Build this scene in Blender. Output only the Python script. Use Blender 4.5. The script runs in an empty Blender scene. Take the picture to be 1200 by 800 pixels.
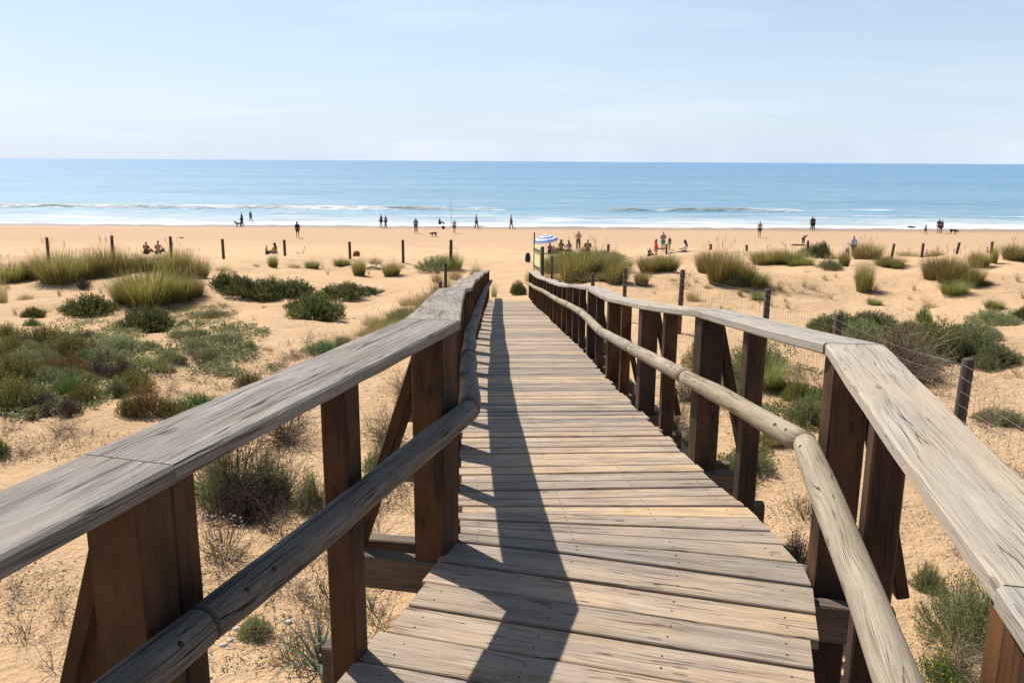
import bpy, bmesh, math, random
from mathutils import Vector, noise as mnoise
random.seed(7)
R = math.radians
CZ = 8.3                      # eye height above the sea; all heights below are relative to the eye
scene = bpy.context.scene
COL = scene.collection

# ------------------------------------------------------------------ camera
F = 968.0
PITCH = math.atan(211/F); ROLL = R(.33)
fw = Vector((0, math.cos(PITCH), -math.sin(PITCH)))
r0 = Vector((1, 0, 0)); u0 = Vector((0, math.sin(PITCH), math.cos(PITCH)))
rt = r0*math.cos(ROLL) + u0*math.sin(ROLL)
up = -r0*math.sin(ROLL) + u0*math.cos(ROLL)
cam_d = bpy.data.cameras.new('camera'); cam = bpy.data.objects.new('camera', cam_d); COL.objects.link(cam)
from mathutils import Matrix
M3 = Matrix((rt, up, -fw)).transposed()
cam.matrix_world = Matrix.Translation((0, 0, CZ)) @ M3.to_4x4()
cam_d.sensor_width = 36; cam_d.lens = F/1200*36; cam_d.clip_start = .05; cam_d.clip_end = 100000
scene.camera = cam

def ray(u, v):
    d = fw + rt*(u-600)/F - up*(v-400)/F
    return d/d.y

# ------------------------------------------------------------------ helpers
def lerp(a, b, t): return a+(b-a)*t
def interp(tab, x):
    if x <= tab[0][0]: return tab[0][1]
    for (x0, y0), (x1, y1) in zip(tab, tab[1:]):
        if x <= x1: return lerp(y0, y1, (x-x0)/(x1-x0))
    return tab[-1][1]
def smooth(a, b, x):
    t = max(0, min(1, (x-a)/(b-a))); return t*t*(3-2*t)
def ns(x, y, z=0.): return mnoise.noise(Vector((x, y, z)))

def tag(o, label=None, cat=None, group=None, kind=None):
    if label: o['label'] = label
    if cat: o['category'] = cat
    if group: o['group'] = group
    if kind: o['kind'] = kind
    return o
def empty(name, loc=(0, 0, 0), parent=None):
    o = bpy.data.objects.new(name, None); o.location = loc; o.empty_display_size = .1
    COL.objects.link(o); o.parent = parent
    return o

class Buf:
    def __init__(s): s.v = []; s.f = []; s.uv = []; s.t = []; s.m = []
    def face(s, idx, uv, t=.5, m=0):
        s.f.append(idx); s.uv.extend(uv); s.t.extend([t]*len(idx)); s.m.append(m)
    def add(s, pts): n = len(s.v); s.v.extend(pts); return n
    def sweep(s, frames, sec, t=None, m=0, jit=0., u0=None, close=True, secscale=None, vs=1.):
        """frames: list of (centre, side, upv); sec: closed 2D outline"""
        if t is None: t = random.random()
        if u0 is None: u0 = random.uniform(0, 300)
        v0 = random.uniform(0, 300)
        n = len(sec); per = [0.]
        for i in range(n):
            a = sec[i]; b = sec[(i+1) % n]; per.append(per[-1]+vs*math.hypot(a[0]-b[0], a[1]-b[1]))
        rows = []; us = []; L = 0.; prev = None
        for k, (c, sd, uv_) in enumerate(frames):
            c = Vector(c)
            if prev is not None: L += (c-prev).length
            prev = c; us.append(L+u0)
            sc = secscale[k] if secscale else 1.
            jx = random.uniform(-jit, jit); jy = random.uniform(-jit, jit)
            rows.append(s.add([c+sd*(p[0]*sc+jx)+uv_*(p[1]*sc+jy) for p in sec]))
        for k in range(len(rows)-1):
            a, b = rows[k], rows[k+1]
            for i in range(n):
                j = (i+1) % n
                s.face((a+i, a+j, b+j, b+i), ((us[k], v0+per[i]), (us[k], v0+per[i+1]), (us[k+1], v0+per[i+1]), (us[k+1], v0+per[i])), t, m)
        if close:
            cu = [(us[0]+p[0]*.15, v0+40+p[1]*1.) for p in sec]
            s.face(tuple(rows[0]+i for i in reversed(range(n))), list(reversed(cu)), t, m)
            s.face(tuple(rows[-1]+i for i in range(n)), cu, t, m)
    def bar(s, a, b, w, h, upv=(0, 0, 1), ch=.006, t=None, m=0, n=2, jit=0.):
        """rectangular timber from a to b, width w (side) x height h (up)"""
        a = Vector(a); b = Vector(b); d = (b-a).normalized(); upv = Vector(upv)
        sd = d.cross(upv).normalized(); u_ = sd.cross(d).normalized()
        fr = [(a.lerp(b, k/(n-1)), sd, u_) for k in range(n)]
        s.sweep(fr, rect(w, h, ch), t, m, jit)
    def tube(s, pts, rad, sides=10, t=None, m=0, jit=0.):
        fr = []; pts = [Vector(p) for p in pts]
        for k, p in enumerate(pts):
            d = (pts[min(k+1, len(pts)-1)]-pts[max(k-1, 0)]).normalized()
            ref = Vector((0, 0, 1)) if abs(d.z) < .9 else Vector((1, 0, 0))
            sd = d.cross(ref).normalized(); u_ = sd.cross(d)
            fr.append((p, sd, u_))
        rr = rad if isinstance(rad, (list, tuple)) else [rad]*len(pts)
        s.sweep(fr, [(math.cos(2*math.pi*i/sides), math.sin(2*math.pi*i/sides)) for i in range(sides)], t, m, jit, secscale=rr, vs=max(rr))
    def build(s, name, mats, parent=None, smoothsh=False):
        me = bpy.data.meshes.new(name)
        me.from_pydata([tuple(p) for p in s.v], [], s.f)
        uvl = me.uv_layers.new(name='UVMap'); uvl.data.foreach_set('uv', [c for p in s.uv for c in p])
        at = me.attributes.new('tint', 'FLOAT', 'CORNER'); at.data.foreach_set('value', s.t)
        if not isinstance(mats, (list, tuple)): mats = [mats]
        for m in mats: me.materials.append(m)
        me.polygons.foreach_set('material_index', s.m)
        if smoothsh: me.polygons.foreach_set('use_smooth', [True]*len(s.f))
        me.update()
        o = bpy.data.objects.new(name, me); COL.objects.link(o); o.parent = parent
        return o
def rect(w, h, ch):
    a, b = w/2, h/2
    return [(-a+ch, -b), (a-ch, -b), (a, -b+ch), (a, b-ch), (a-ch, b), (-a+ch, b), (-a, b-ch), (-a, -b+ch)]

# ------------------------------------------------------------------ materials
def mat(name):
    m = bpy.data.materials.new(name); m.use_nodes = True
    nt = m.node_tree; b = nt.nodes['Principled BSDF']
    return m, nt, b
def N(nt, typ, **kw):
    n = nt.nodes.new(typ)
    for k, v in kw.items():
        if k in ('inputs',):
            for kk, vv in v.items(): n.inputs[kk].default_value = vv
        else: setattr(n, k, v)
    return n
def ramp(nt, stops, fac=None, interp_='LINEAR'):
    n = nt.nodes.new('ShaderNodeValToRGB'); n.color_ramp.interpolation = interp_
    e = n.color_ramp.elements
    while len(e) < len(stops): e.new(.5)
    for k, (p, c) in enumerate(stops):
        e[k].position = p; e[k].color = (*c, 1) if len(c) == 3 else c
    if fac is not None: nt.links.new(fac, n.inputs[0])
    return n
def mix(nt, a, b, fac, mode='MIX'):
    n = nt.nodes.new('ShaderNodeMix'); n.data_type = 'RGBA'; n.blend_type = mode
    for src, i in ((fac, 0), (a, 6), (b, 7)):
        if hasattr(src, 'is_linked') or isinstance(src, bpy.types.NodeSocket): nt.links.new(src, n.inputs[i])
        elif i == 0: n.inputs[0].default_value = src
        else: n.inputs[i].default_value = (*src, 1)
    return n.outputs[2]
def math_(nt, op, a, b=None, c=None, clamp=False):
    n = nt.nodes.new('ShaderNodeMath'); n.operation = op; n.use_clamp = clamp
    for i, s in enumerate((a, b, c)):
        if s is None: continue
        if isinstance(s, bpy.types.NodeSocket): nt.links.new(s, n.inputs[i])
        else: n.inputs[i].default_value = s
    return n.outputs[0]
def noise_(nt, vec, scale, detail=4, rough=.55, sc=None, dim='3D'):
    if sc is not None:
        mp = nt.nodes.new('ShaderNodeMapping'); mp.inputs['Scale'].default_value = sc
        nt.links.new(vec, mp.inputs[0]); vec = mp.outputs[0]
    n = nt.nodes.new('ShaderNodeTexNoise'); n.noise_dimensions = dim
    n.inputs['Scale'].default_value = scale; n.inputs['Detail'].default_value = detail; n.inputs['Roughness'].default_value = rough
    nt.links.new(vec, n.inputs['Vector'])
    return n.outputs['Fac']
def bump(nt, b, h, strength, dist):
    n = nt.nodes.new('ShaderNodeBump'); n.inputs['Strength'].default_value = strength; n.inputs['Distance'].default_value = dist
    nt.links.new(h, n.inputs['Height']); nt.links.new(n.outputs[0], b.inputs['Normal'])

ALB = .78
def wood(name, dark, mid, light, crack=.7, crackw=.012, tint=.35, rough=.75, knots=True, warm=None, grain=1., bmp=.5, soft=0., stain=.4, greyed=0.):
    dark, mid, light = (tuple(q*ALB for q in c_) for c_ in (dark, mid, light)); warm = tuple(q*ALB for q in warm) if warm else None
    m, nt, b = mat(name); L = nt.links
    tc = N(nt, 'ShaderNodeTexCoord'); uv = tc.outputs['UV']
    att = N(nt, 'ShaderNodeAttribute', attribute_name='tint').outputs['Fac']
    # knots warp the grain
    vo = N(nt, 'ShaderNodeTexVoronoi', feature='F1', voronoi_dimensions='2D'); vo.inputs['Scale'].default_value = 1.
    mp = N(nt, 'ShaderNodeMapping'); mp.inputs['Scale'].default_value = (3.2, 10, 1); L.new(uv, mp.inputs[0]); L.new(mp.outputs[0], vo.inputs['Vector'])
    kd = vo.outputs['Distance']
    sepc = N(nt, 'ShaderNodeSeparateColor'); L.new(vo.outputs['Color'], sepc.inputs[0])
    pick = math_(nt, 'GREATER_THAN', sepc.outputs[0], .72)     # only some cells carry a knot
    kmask = math_(nt, 'MULTIPLY', ramp(nt, [(0., (1, 1, 1)), (.05, (.75, .75, .75)), (.065, (1, 1, 1)), (.10, (0, 0, 0))], kd).outputs[0], pick)
    kwarp = math_(nt, 'MULTIPLY', ramp(nt, [(0., (1, 1, 1)), (.40, (0, 0, 0))], kd).outputs[0], pick)
    sep = N(nt, 'ShaderNodeSeparateXYZ'); L.new(uv, sep.inputs[0])
    low = noise_(nt, uv, 1.5, 2, .5, (1, 3, 1))
    y = math_(nt, 'ADD', sep.outputs[1], math_(nt, 'MULTIPLY', low, .06))
    if knots: y = math_(nt, 'ADD', y, math_(nt, 'MULTIPLY', kwarp, .011))
    cmb = N(nt, 'ShaderNodeCombineXYZ'); L.new(sep.outputs[0], cmb.inputs[0]); L.new(y, cmb.inputs[1])
    w = cmb.outputs[0]
    g1 = noise_(nt, w, 3., 6, .7, (.9, 30*grain, 1))
    g2 = noise_(nt, w, 6., 5, .75, (1.5, 90*grain, 1))
    g3 = noise_(nt, uv, 2.2, 4, .6, (1., 2.2, 1))
    gg = math_(nt, 'ADD', math_(nt, 'MULTIPLY', g1, .45), math_(nt, 'MULTIPLY', g2, .55))
    c = ramp(nt, [(.34-soft*1.6, dark), (.47, mid), (.62+soft, light)], gg).outputs[0]
    if warm: c = mix(nt, c, warm, math_(nt, 'MULTIPLY', ramp(nt, [(.42, (0, 0, 0)), (.68, (1, 1, 1))], g3).outputs[0], .75))
    # board to board difference and blotches
    val = math_(nt, 'ADD', 1-tint/2, math_(nt, 'MULTIPLY', att, tint))
    blot = math_(nt, 'ADD', .84, math_(nt, 'MULTIPLY', g3, .32))
    val = math_(nt, 'MULTIPLY', val, blot)
    hsv = N(nt, 'ShaderNodeHueSaturation'); L.new(c, hsv.inputs['Color']); L.new(val, hsv.inputs['Value'])
    L.new(math_(nt, 'ADD', .8, math_(nt, 'MULTIPLY', att, .45)), hsv.inputs['Saturation'])
    c = hsv.outputs[0]
    # water stains and grime blotches, longer along the grain
    sn = ramp(nt, [(.40, (0, 0, 0)), (.60, (1, 1, 1))], noise_(nt, uv, 1.7, 7, .68, (.9, 5., 1))).outputs[0]
    c = mix(nt, c, mix(nt, c, (.30, .24, .19), .75, 'MULTIPLY'), math_(nt, 'MULTIPLY', sn, stain))
    if greyed: c = mix(nt, c, (.075, .062, .052), math_(nt, 'MULTIPLY', math_(nt, 'MULTIPLY', ramp(nt, [(.45, (0, 0, 0)), (.6, (1, 1, 1))], g3).outputs[0], ramp(nt, [(.35, (0, 0, 0)), (.7, (1, 1, 1))], att).outputs[0]), greyed))
    cr = noise_(nt, w, 1.6, 2, .4, (.55, 26, 1))
    cd = math_(nt, 'ABSOLUTE', math_(nt, 'SUBTRACT', cr, .5))
    cm = ramp(nt, [(0, (1, 1, 1)), (crackw*.5, (1, 1, 1)), (crackw, (0, 0, 0))], cd).outputs[0]
    cr2 = noise_(nt, w, 2.1, 1, .4, (.8, 70, 1))
    cm2 = ramp(nt, [(0, (1, 1, 1)), (crackw*1.2, (.7, .7, .7)), (crackw*2.2, (0, 0, 0))], math_(nt, 'ABSOLUTE', math_(nt, 'SUBTRACT', cr2, .52))).outputs[0]
    w2_ = ramp(nt, [(.48, (0, 0, 0)), (.6, (1, 1, 1))], noise_(nt, uv, 2.6, 2, .5, (1., 7, 1))).outputs[0]
    where = ramp(nt, [(.42, (0, 0, 0)), (.54, (1, 1, 1))], noise_(nt, uv, 1.3, 2, .5, (1.2, 5, 1))).outputs[0]
    cm = math_(nt, 'MAXIMUM', math_(nt, 'MULTIPLY', cm, where), math_(nt, 'MULTIPLY', math_(nt, 'MULTIPLY', cm2, w2_), .75)); cm = math_(nt, 'MULTIPLY', cm, crack)
    c = mix(nt, c, (dark[0]*.25, dark[1]*.22, dark[2]*.2), cm)
    if knots: c = mix(nt, c, (dark[0]*.7, dark[1]*.6, dark[2]*.5), math_(nt, 'MULTIPLY', kmask, .7))
    L.new(c, b.inputs['Base Color']); b.inputs['Roughness'].default_value = rough
    b.inputs['Specular IOR Level'].default_value = .25
    hh = math_(nt, 'SUBTRACT', math_(nt, 'MULTIPLY', gg, .8), math_(nt, 'MULTIPLY', cm, 1.6))
    bump(nt, b, hh, bmp, .004)
    return m

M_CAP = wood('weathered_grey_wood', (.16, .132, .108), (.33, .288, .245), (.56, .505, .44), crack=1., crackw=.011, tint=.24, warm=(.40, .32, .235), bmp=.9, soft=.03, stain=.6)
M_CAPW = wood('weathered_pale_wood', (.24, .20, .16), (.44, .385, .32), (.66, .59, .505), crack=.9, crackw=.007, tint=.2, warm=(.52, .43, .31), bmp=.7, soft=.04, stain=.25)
M_DECK = wood('worn_deck_wood', (.20, .148, .11), (.44, .35, .27), (.66, .55, .435), crack=.95, crackw=.007, tint=.6, warm=(.54, .395, .25), bmp=.8, soft=.05, stain=.4)
M_POST = wood('brown_post_wood', (.009, .0055, .0045), (.036, .018, .010), (.112, .054, .024), crack=.8, crackw=.008, tint=.6, warm=(.19, .078, .022), rough=.7, bmp=.4, stain=.4, greyed=.25)
M_BEAM = wood('dark_beam_wood', (.06, .042, .03), (.15, .11, .08), (.26, .2, .15), crack=.6, tint=.4)
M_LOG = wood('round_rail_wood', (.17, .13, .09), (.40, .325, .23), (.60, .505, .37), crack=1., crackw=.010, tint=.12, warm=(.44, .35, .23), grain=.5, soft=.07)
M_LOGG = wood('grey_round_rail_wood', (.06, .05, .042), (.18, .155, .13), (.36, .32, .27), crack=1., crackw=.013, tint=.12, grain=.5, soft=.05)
M_FPOST = wood('old_fence_wood', (.04, .028, .022), (.11, .08, .062), (.2, .155, .12), crack=.8, tint=.4)

def plain(name, col, rough=.7, spec=.3, metal=0., sheen=None, trans=0.):
    m, nt, b = mat(name); b.inputs['Base Color'].default_value = (*col, 1); b.inputs['Roughness'].default_value = rough
    b.inputs['Specular IOR Level'].default_value = spec; b.inputs['Metallic'].default_value = metal
    return m
_cl = {}
def cloth(name, col):
    if name in _cl: return _cl[name]
    m, nt, b = mat(name); b.inputs['Roughness'].default_value = .85; b.inputs['Specular IOR Level'].default_value = .15
    tc = N(nt, 'ShaderNodeTexCoord')
    f = noise_(nt, tc.outputs['Object'], 9, 3)
    c = ramp(nt, [(.3, tuple(x*.8 for x in col)), (.7, tuple(x*1.05 for x in col))], f).outputs[0]
    nt.links.new(c, b.inputs['Base Color']); _cl[name] = m
    return m

def leafmat(name, c0, c1, c2, trans=.35, rough=.6):
    c0, c1, c2 = (tuple(q*1.05 for q in c_) for c_ in (c0, c1, c2))
    m, nt, b = mat(name); L = nt.links
    att = N(nt, 'ShaderNodeAttribute', attribute_name='tint').outputs['Fac']
    oi = N(nt, 'ShaderNodeObjectInfo').outputs['Random']
    c = ramp(nt, [(0., c0), (.5, c1), (1., c2)], att).outputs[0]
    hs = N(nt, 'ShaderNodeHueSaturation'); L.new(c, hs.inputs['Color'])
    L.new(math_(nt, 'ADD', .485, math_(nt, 'MULTIPLY', oi, .03)), hs.inputs['Hue'])
    L.new(math_(nt, 'ADD', .8, math_(nt, 'MULTIPLY', oi, .4)), hs.inputs['Value'])
    L.new(hs.outputs[0], b.inputs['Base Color']); b.inputs['Roughness'].default_value = rough; b.inputs['Specular IOR Level'].default_value = .25
    tr = N(nt, 'ShaderNodeBsdfTranslucent'); L.new(hs.outputs[0], tr.inputs[0])
    mx = N(nt, 'ShaderNodeMixShader'); mx.inputs[0].default_value = trans
    L.new(b.outputs[0], mx.inputs[1]); L.new(tr.outputs[0], mx.inputs[2])
    L.new(mx.outputs[0], nt.nodes['Material Output'].inputs[0])
    return m
ML = {
 'marram': leafmat('marram_leaf', (.085, .078, .018), (.20, .185, .042), (.40, .33, .10)),
 'marramg': leafmat('green_grass_leaf', (.09, .115, .03), (.19, .22, .055), (.36, .33, .11)),
 'straw': leafmat('straw_leaf', (.24, .17, .08), (.38, .28, .14), (.52, .40, .22)),
 'dark': leafmat('dark_green_leaf', (.05, .055, .018), (.11, .125, .04), (.23, .23, .085)),
 'grey': leafmat('grey_green_leaf', (.10, .11, .045), (.20, .215, .09), (.35, .36, .18)),
 'olive': leafmat('olive_leaf', (.08, .072, .02), (.18, .16, .045), (.31, .26, .09)),
 'fresh': leafmat('fresh_green_leaf', (.06, .10, .025), (.12, .19, .05), (.22, .29, .10)),
 'rust': leafmat('rust_brown_leaf', (.07, .035, .02), (.16, .085, .04), (.26, .16, .07)),
 'purple': leafmat('dusky_brown_leaf', (.035, .022, .022), (.08, .055, .05), (.15, .11, .09)),
 'blue': leafmat('blue_green_strap_leaf', (.06, .10, .07), (.11, .17, .12), (.2, .27, .2), rough=.4),
 'twig': leafmat('dry_twig', (.09, .06, .04), (.20, .15, .11), (.36, .30, .23), trans=0),
 'yellow': leafmat('yellow_flower', (.55, .35, .02), (.7, .5, .04), (.8, .62, .1)),
 'pink': leafmat('pale_pink_flower', (.45, .27, .25), (.6, .42, .38), (.7, .6, .55)),
}

# ------------------------------------------------------------------ ground profile
PROF = [(-30, -2.7), (0, -2.75), (5, -2.85), (9.5, -3.02), (13, -3.25), (16, -3.5), (20, -3.92), (24, -4.3), (27, -4.52), (35, -4.86), (45, -5.28), (55, -6.35), (65, -7.4), (70, -7.85), (76, -8.1), (100, -8.2), (112, -8.32), (135, -8.9), (200, -11), (400, -14)]
def prof(y):
    s = 0
    for k in (-1.5, -.75, 0, .75, 1.5): s += interp(PROF, y+k*(.6+min(y, 60)*.02 if y > 0 else .6))
    return s/5
LE = [(3.31, -.22), (5.3, -.33), (6.6, -.40), (10.4, -.48), (14.6, -.57), (20, -.67), (27, -.74)]
RE = [(3.04, 1.18), (3.9, 1.15), (4.85, 1.10), (6.4, 1.05), (8.1, 1.01), (10.5, .98), (14.7, .88), (21, .70), (27, .52)]
HD = R(16); HDV = Vector((math.sin(HD), math.cos(HD), 0))
def edgeL(y):
    if y < 3.31: return -.22 - (3.31-y)*.288
    return interp(LE, y)
def edgeR(y):
    if y < 3.04: return 1.18 - (3.04-y)*.27
    return interp(RE, y)
def deckz(y):
    return -1.6 + (3.2-y)*.012 if y < 3.2 else -1.6-.12*(y-3.2) + .012*math.sin((y-3.2)*.9)*smooth(4, 7, y)
MOUNDS = [  # x, y, height, radius
 (-11.5, 27, .35, 2.6), (-14.5, 33, .45, 3.5), (-19, 31, .3, 3), (-9, 30, .25, 2.5), (-6.5, 20, .15, 2.), (-8, 12, .12, 2.5),
 (4.5, 33, .45, 3.), (9., 30, .55, 3.2), (13, 36, .5, 4), (18, 30, .45, 4), (24, 34, .45, 4), (2.9, 29, .15, 1.6), (-2.8, 33, .25, 2.), (7.5, 17, .22, 2.4), (11, 17, .25, 3.), (-3.2, 24, .15, 1.5),
 (10, 42, .45, 4), (17, 44, .4, 5), (28, 45, .4, 5), (5, 42, .3, 3), (-13, 42, .15, 4), (-5, 42, .1, 3)]
def ground(x, y):
    z = prof(y)
    path = 1-smooth(1.0, 3.2, abs(x+.1+ (y-25)*.0)) if y > 18 else 0
    off = 1-path*smooth(18, 24, y)
    a = lerp(.06, .32, smooth(6, 24, y))*(1-smooth(48, 74, y))
    z += a*(ns(x*.13+3.1, y*.11, 1)*1.2 + ns(x*.36, y*.3+9, 2)*.45)*off
    z += (.085*(1-smooth(50, 78, y)))*ns(x*1.1, y*1.0, 5) + .018*(1-smooth(50, 74, y))*ns(x*3.2, y*3., 8)
    if 6 < y < 60:
        for mx, my, h, r in MOUNDS:
            d = ((x-mx)**2+(y-my)**2)/(r*r)
            if d < 6: z += h*math.exp(-d)*off
    if y < 26:   # stays under the walkway
        cx = (edgeL(max(y, -3))+edgeR(max(y, -3)))/2
        lim = deckz(y)-.22 if y < 21 else lerp(deckz(21)-.22, deckz(26)+.03, smooth(19.6, 23.8+.5*ns(x*2, 3), y))
        t = 1-smooth(.9, 2.0, abs(x-cx))
        if y < 21: z = lerp(z, min(z, lim), t)
        else: z = lerp(z, lim, t)
    elif y < 30:
        t = (1-smooth(.9, 2.0, abs(x+.1)))*(1-smooth(26, 30, y))
        z = lerp(z, deckz(26)+.03-(y-26)*.10, t)
    return z
_gc = {}
def gfast(x, y):
    k = (round(x*5), round(y*5))
    if k not in _gc: _gc[k] = ground(x, y)
    return _gc[k]
def hit(u, v):
    d = ray(u, v); y = 1.5; prev = y
    while y < 115:
        if d.z*y < gfast(d.x*y, y):
            a, b = prev-.4, y+.4
            for _ in range(9):
                m_ = (a+b)/2
                if d.z*m_ < ground(d.x*m_, m_): b = m_
                else: a = m_
            return d.x*b, b
        prev = y; y += .12+y*.006
    return d.x*110, 110.
def W(x, y, z): return Vector((x, y, z+CZ))

def grid_rows(y0, y1, s0, grow):
    ys = [y0]; s = s0
    while ys[-1] < y1:
        ys.append(ys[-1]+s); s = s0+max(0, ys[-1])*grow
    return ys
def make_ground():
    ys = [-14, -9, -6, -4, -2.5] + grid_rows(-1.5, 78, .09, .0065) + grid_rows(79, 135, 1., .006)+[160, 200, 300, 400]
    nx = 330
    verts = []; 
    for y in ys:
        wd = 14+max(0, y)*1.05
        for i in range(nx+1):
            s = (i/nx)*2-1; a = abs(s)
            x = wd*a if a < .9 else wd*.9+(a-.9)/.1*lerp(0, 900, ((a-.9)/.1)**2) if a > .9 else wd*.9
            x = math.copysign(x, s)+.2
            verts.append((x, y, (ground(x, y) if abs(x) < 200 else ground(math.copysign(200, x), y))+CZ))
    faces = []
    for j in range(len(ys)-1):
        for i in range(nx):
            a = j*(nx+1)+i; faces.append((a, a+1, a+nx+2, a+nx+1))
    me = bpy.data.meshes.new('sand_ground'); me.from_pydata(verts, [], faces)
    me.polygons.foreach_set('use_smooth', [True]*len(faces)); me.update()
    o = bpy.data.objects.new('sand_ground', me); COL.objects.link(o)
    m, nt, b = mat('beach_sand'); L = nt.links
    g = N(nt, 'ShaderNodeNewGeometry').outputs['Position']
    sp = N(nt, 'ShaderNodeSeparateXYZ'); L.new(g, sp.inputs[0]); Y = sp.outputs[1]
    f1 = noise_(nt, g, .35, 5, .6); f2 = noise_(nt, g, 6., 6, .7); f3 = noise_(nt, g, 60., 4, .7)
    c = ramp(nt, [(.25, (.46, .292, .155)), (.5, (.565, .372, .205)), (.75, (.62, .435, .262))], math_(nt, 'ADD', math_(nt, 'MULTIPLY', f1, .6), math_(nt, 'MULTIPLY', f2, .4))).outputs[0]
    # scattered grains, shell bits and dark crumbs near the walkway
    cr = ramp(nt, [(.0, (0, 0, 0)), (.60, (0, 0, 0)), (.67, (1, 1, 1))], noise_(nt, g, 26, 4, .85)).outputs[0]
    crw = ramp(nt, [(.42, (0, 0, 0)), (.58, (1, 1, 1))], noise_(nt, g, .8, 3, .6)).outputs[0]
    dune = math_(nt, 'SUBTRACT', 1., math_(nt, 'MULTIPLY', math_(nt, 'SUBTRACT', Y, 40.), .05, clamp=True), clamp=True)
    c = mix(nt, c, (.16, .095, .05), math_(nt, 'MULTIPLY', math_(nt, 'MULTIPLY', cr, crw), math_(nt, 'MULTIPLY', dune, .38)))
    cr5 = ramp(nt, [(.58, (0, 0, 0)), (.66, (1, 1, 1))], noise_(nt, g, 3.2, 5, .8, (.6, 1, 1))).outputs[0]
    mid_ = math_(nt, 'MULTIPLY', math_(nt, 'MULTIPLY', math_(nt, 'SUBTRACT', Y, 22.), .05, clamp=True), math_(nt, 'MULTIPLY', math_(nt, 'SUBTRACT', 84., Y), .1, clamp=True))
    c = mix(nt, c, (.22, .13, .07), math_(nt, 'MULTIPLY', math_(nt, 'MULTIPLY', cr5, mid_), .5))
    c = mix(nt, c, (.60, .50, .38), math_(nt, 'MULTIPLY', ramp(nt, [(.66, (0, 0, 0)), (.71, (1, 1, 1))], noise_(nt, g, 34, 3, .8)).outputs[0], math_(nt, 'MULTIPLY', dune, .35)))
    # smooth damp beach past the dune foot, darker wet edge by the water
    jit = math_(nt, 'MULTIPLY', math_(nt, 'SUBTRACT', noise_(nt, g, .06, 3), .5), 14.)
    yb = math_(nt, 'ADD', Y, jit)
    damp = math_(nt, 'MULTIPLY', math_(nt, 'SUBTRACT', yb, 74.), .09, clamp=True)
    st = noise_(nt, g, .5, 4, .6, (.15, 1.3, 1))
    c = mix(nt, c, mix(nt, (.365, .235, .14), (.465, .312, .195), st), math_(nt, 'MULTIPLY', damp, .85))
    wet = math_(nt, 'MULTIPLY', math_(nt, 'SUBTRACT', math_(nt, 'ADD', Y, math_(nt, 'MULTIPLY', jit, .25)), 100.), .16, clamp=True)
    c = mix(nt, c, (.23, .15, .09), math_(nt, 'MULTIPLY', wet, .8))
    L.new(c, b.inputs['Base Color'])
    L.new(math_(nt, 'SUBTRACT', .95, math_(nt, 'MULTIPLY', wet, .6)), b.inputs['Roughness'])
    b.inputs['Specular IOR Level'].default_value = .2
    # footprints and wind ripples
    vo = N(nt, 'ShaderNodeTexVoronoi', feature='SMOOTH_F1'); vo.inputs['Scale'].default_value = 2.6; L.new(g, vo.inputs['Vector'])
    fp = math_(nt, 'MULTIPLY', vo.outputs['Distance'], 1.1)
    h = math_(nt, 'ADD', math_(nt, 'MULTIPLY', f2, 1.8), math_(nt, 'ADD', math_(nt, 'MULTIPLY', f3, .18), math_(nt, 'MULTIPLY', fp, .7)))
    h = math_(nt, 'MULTIPLY', h, math_(nt, 'SUBTRACT', 1., math_(nt, 'MULTIPLY', damp, .8)))
    bump(nt, b, h, .9, .07)
    me.materials.append(m)
    tag(o, 'warm orange sand of the dunes and beach reaching the water', kind='structure')
    return o
make_ground()

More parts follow.
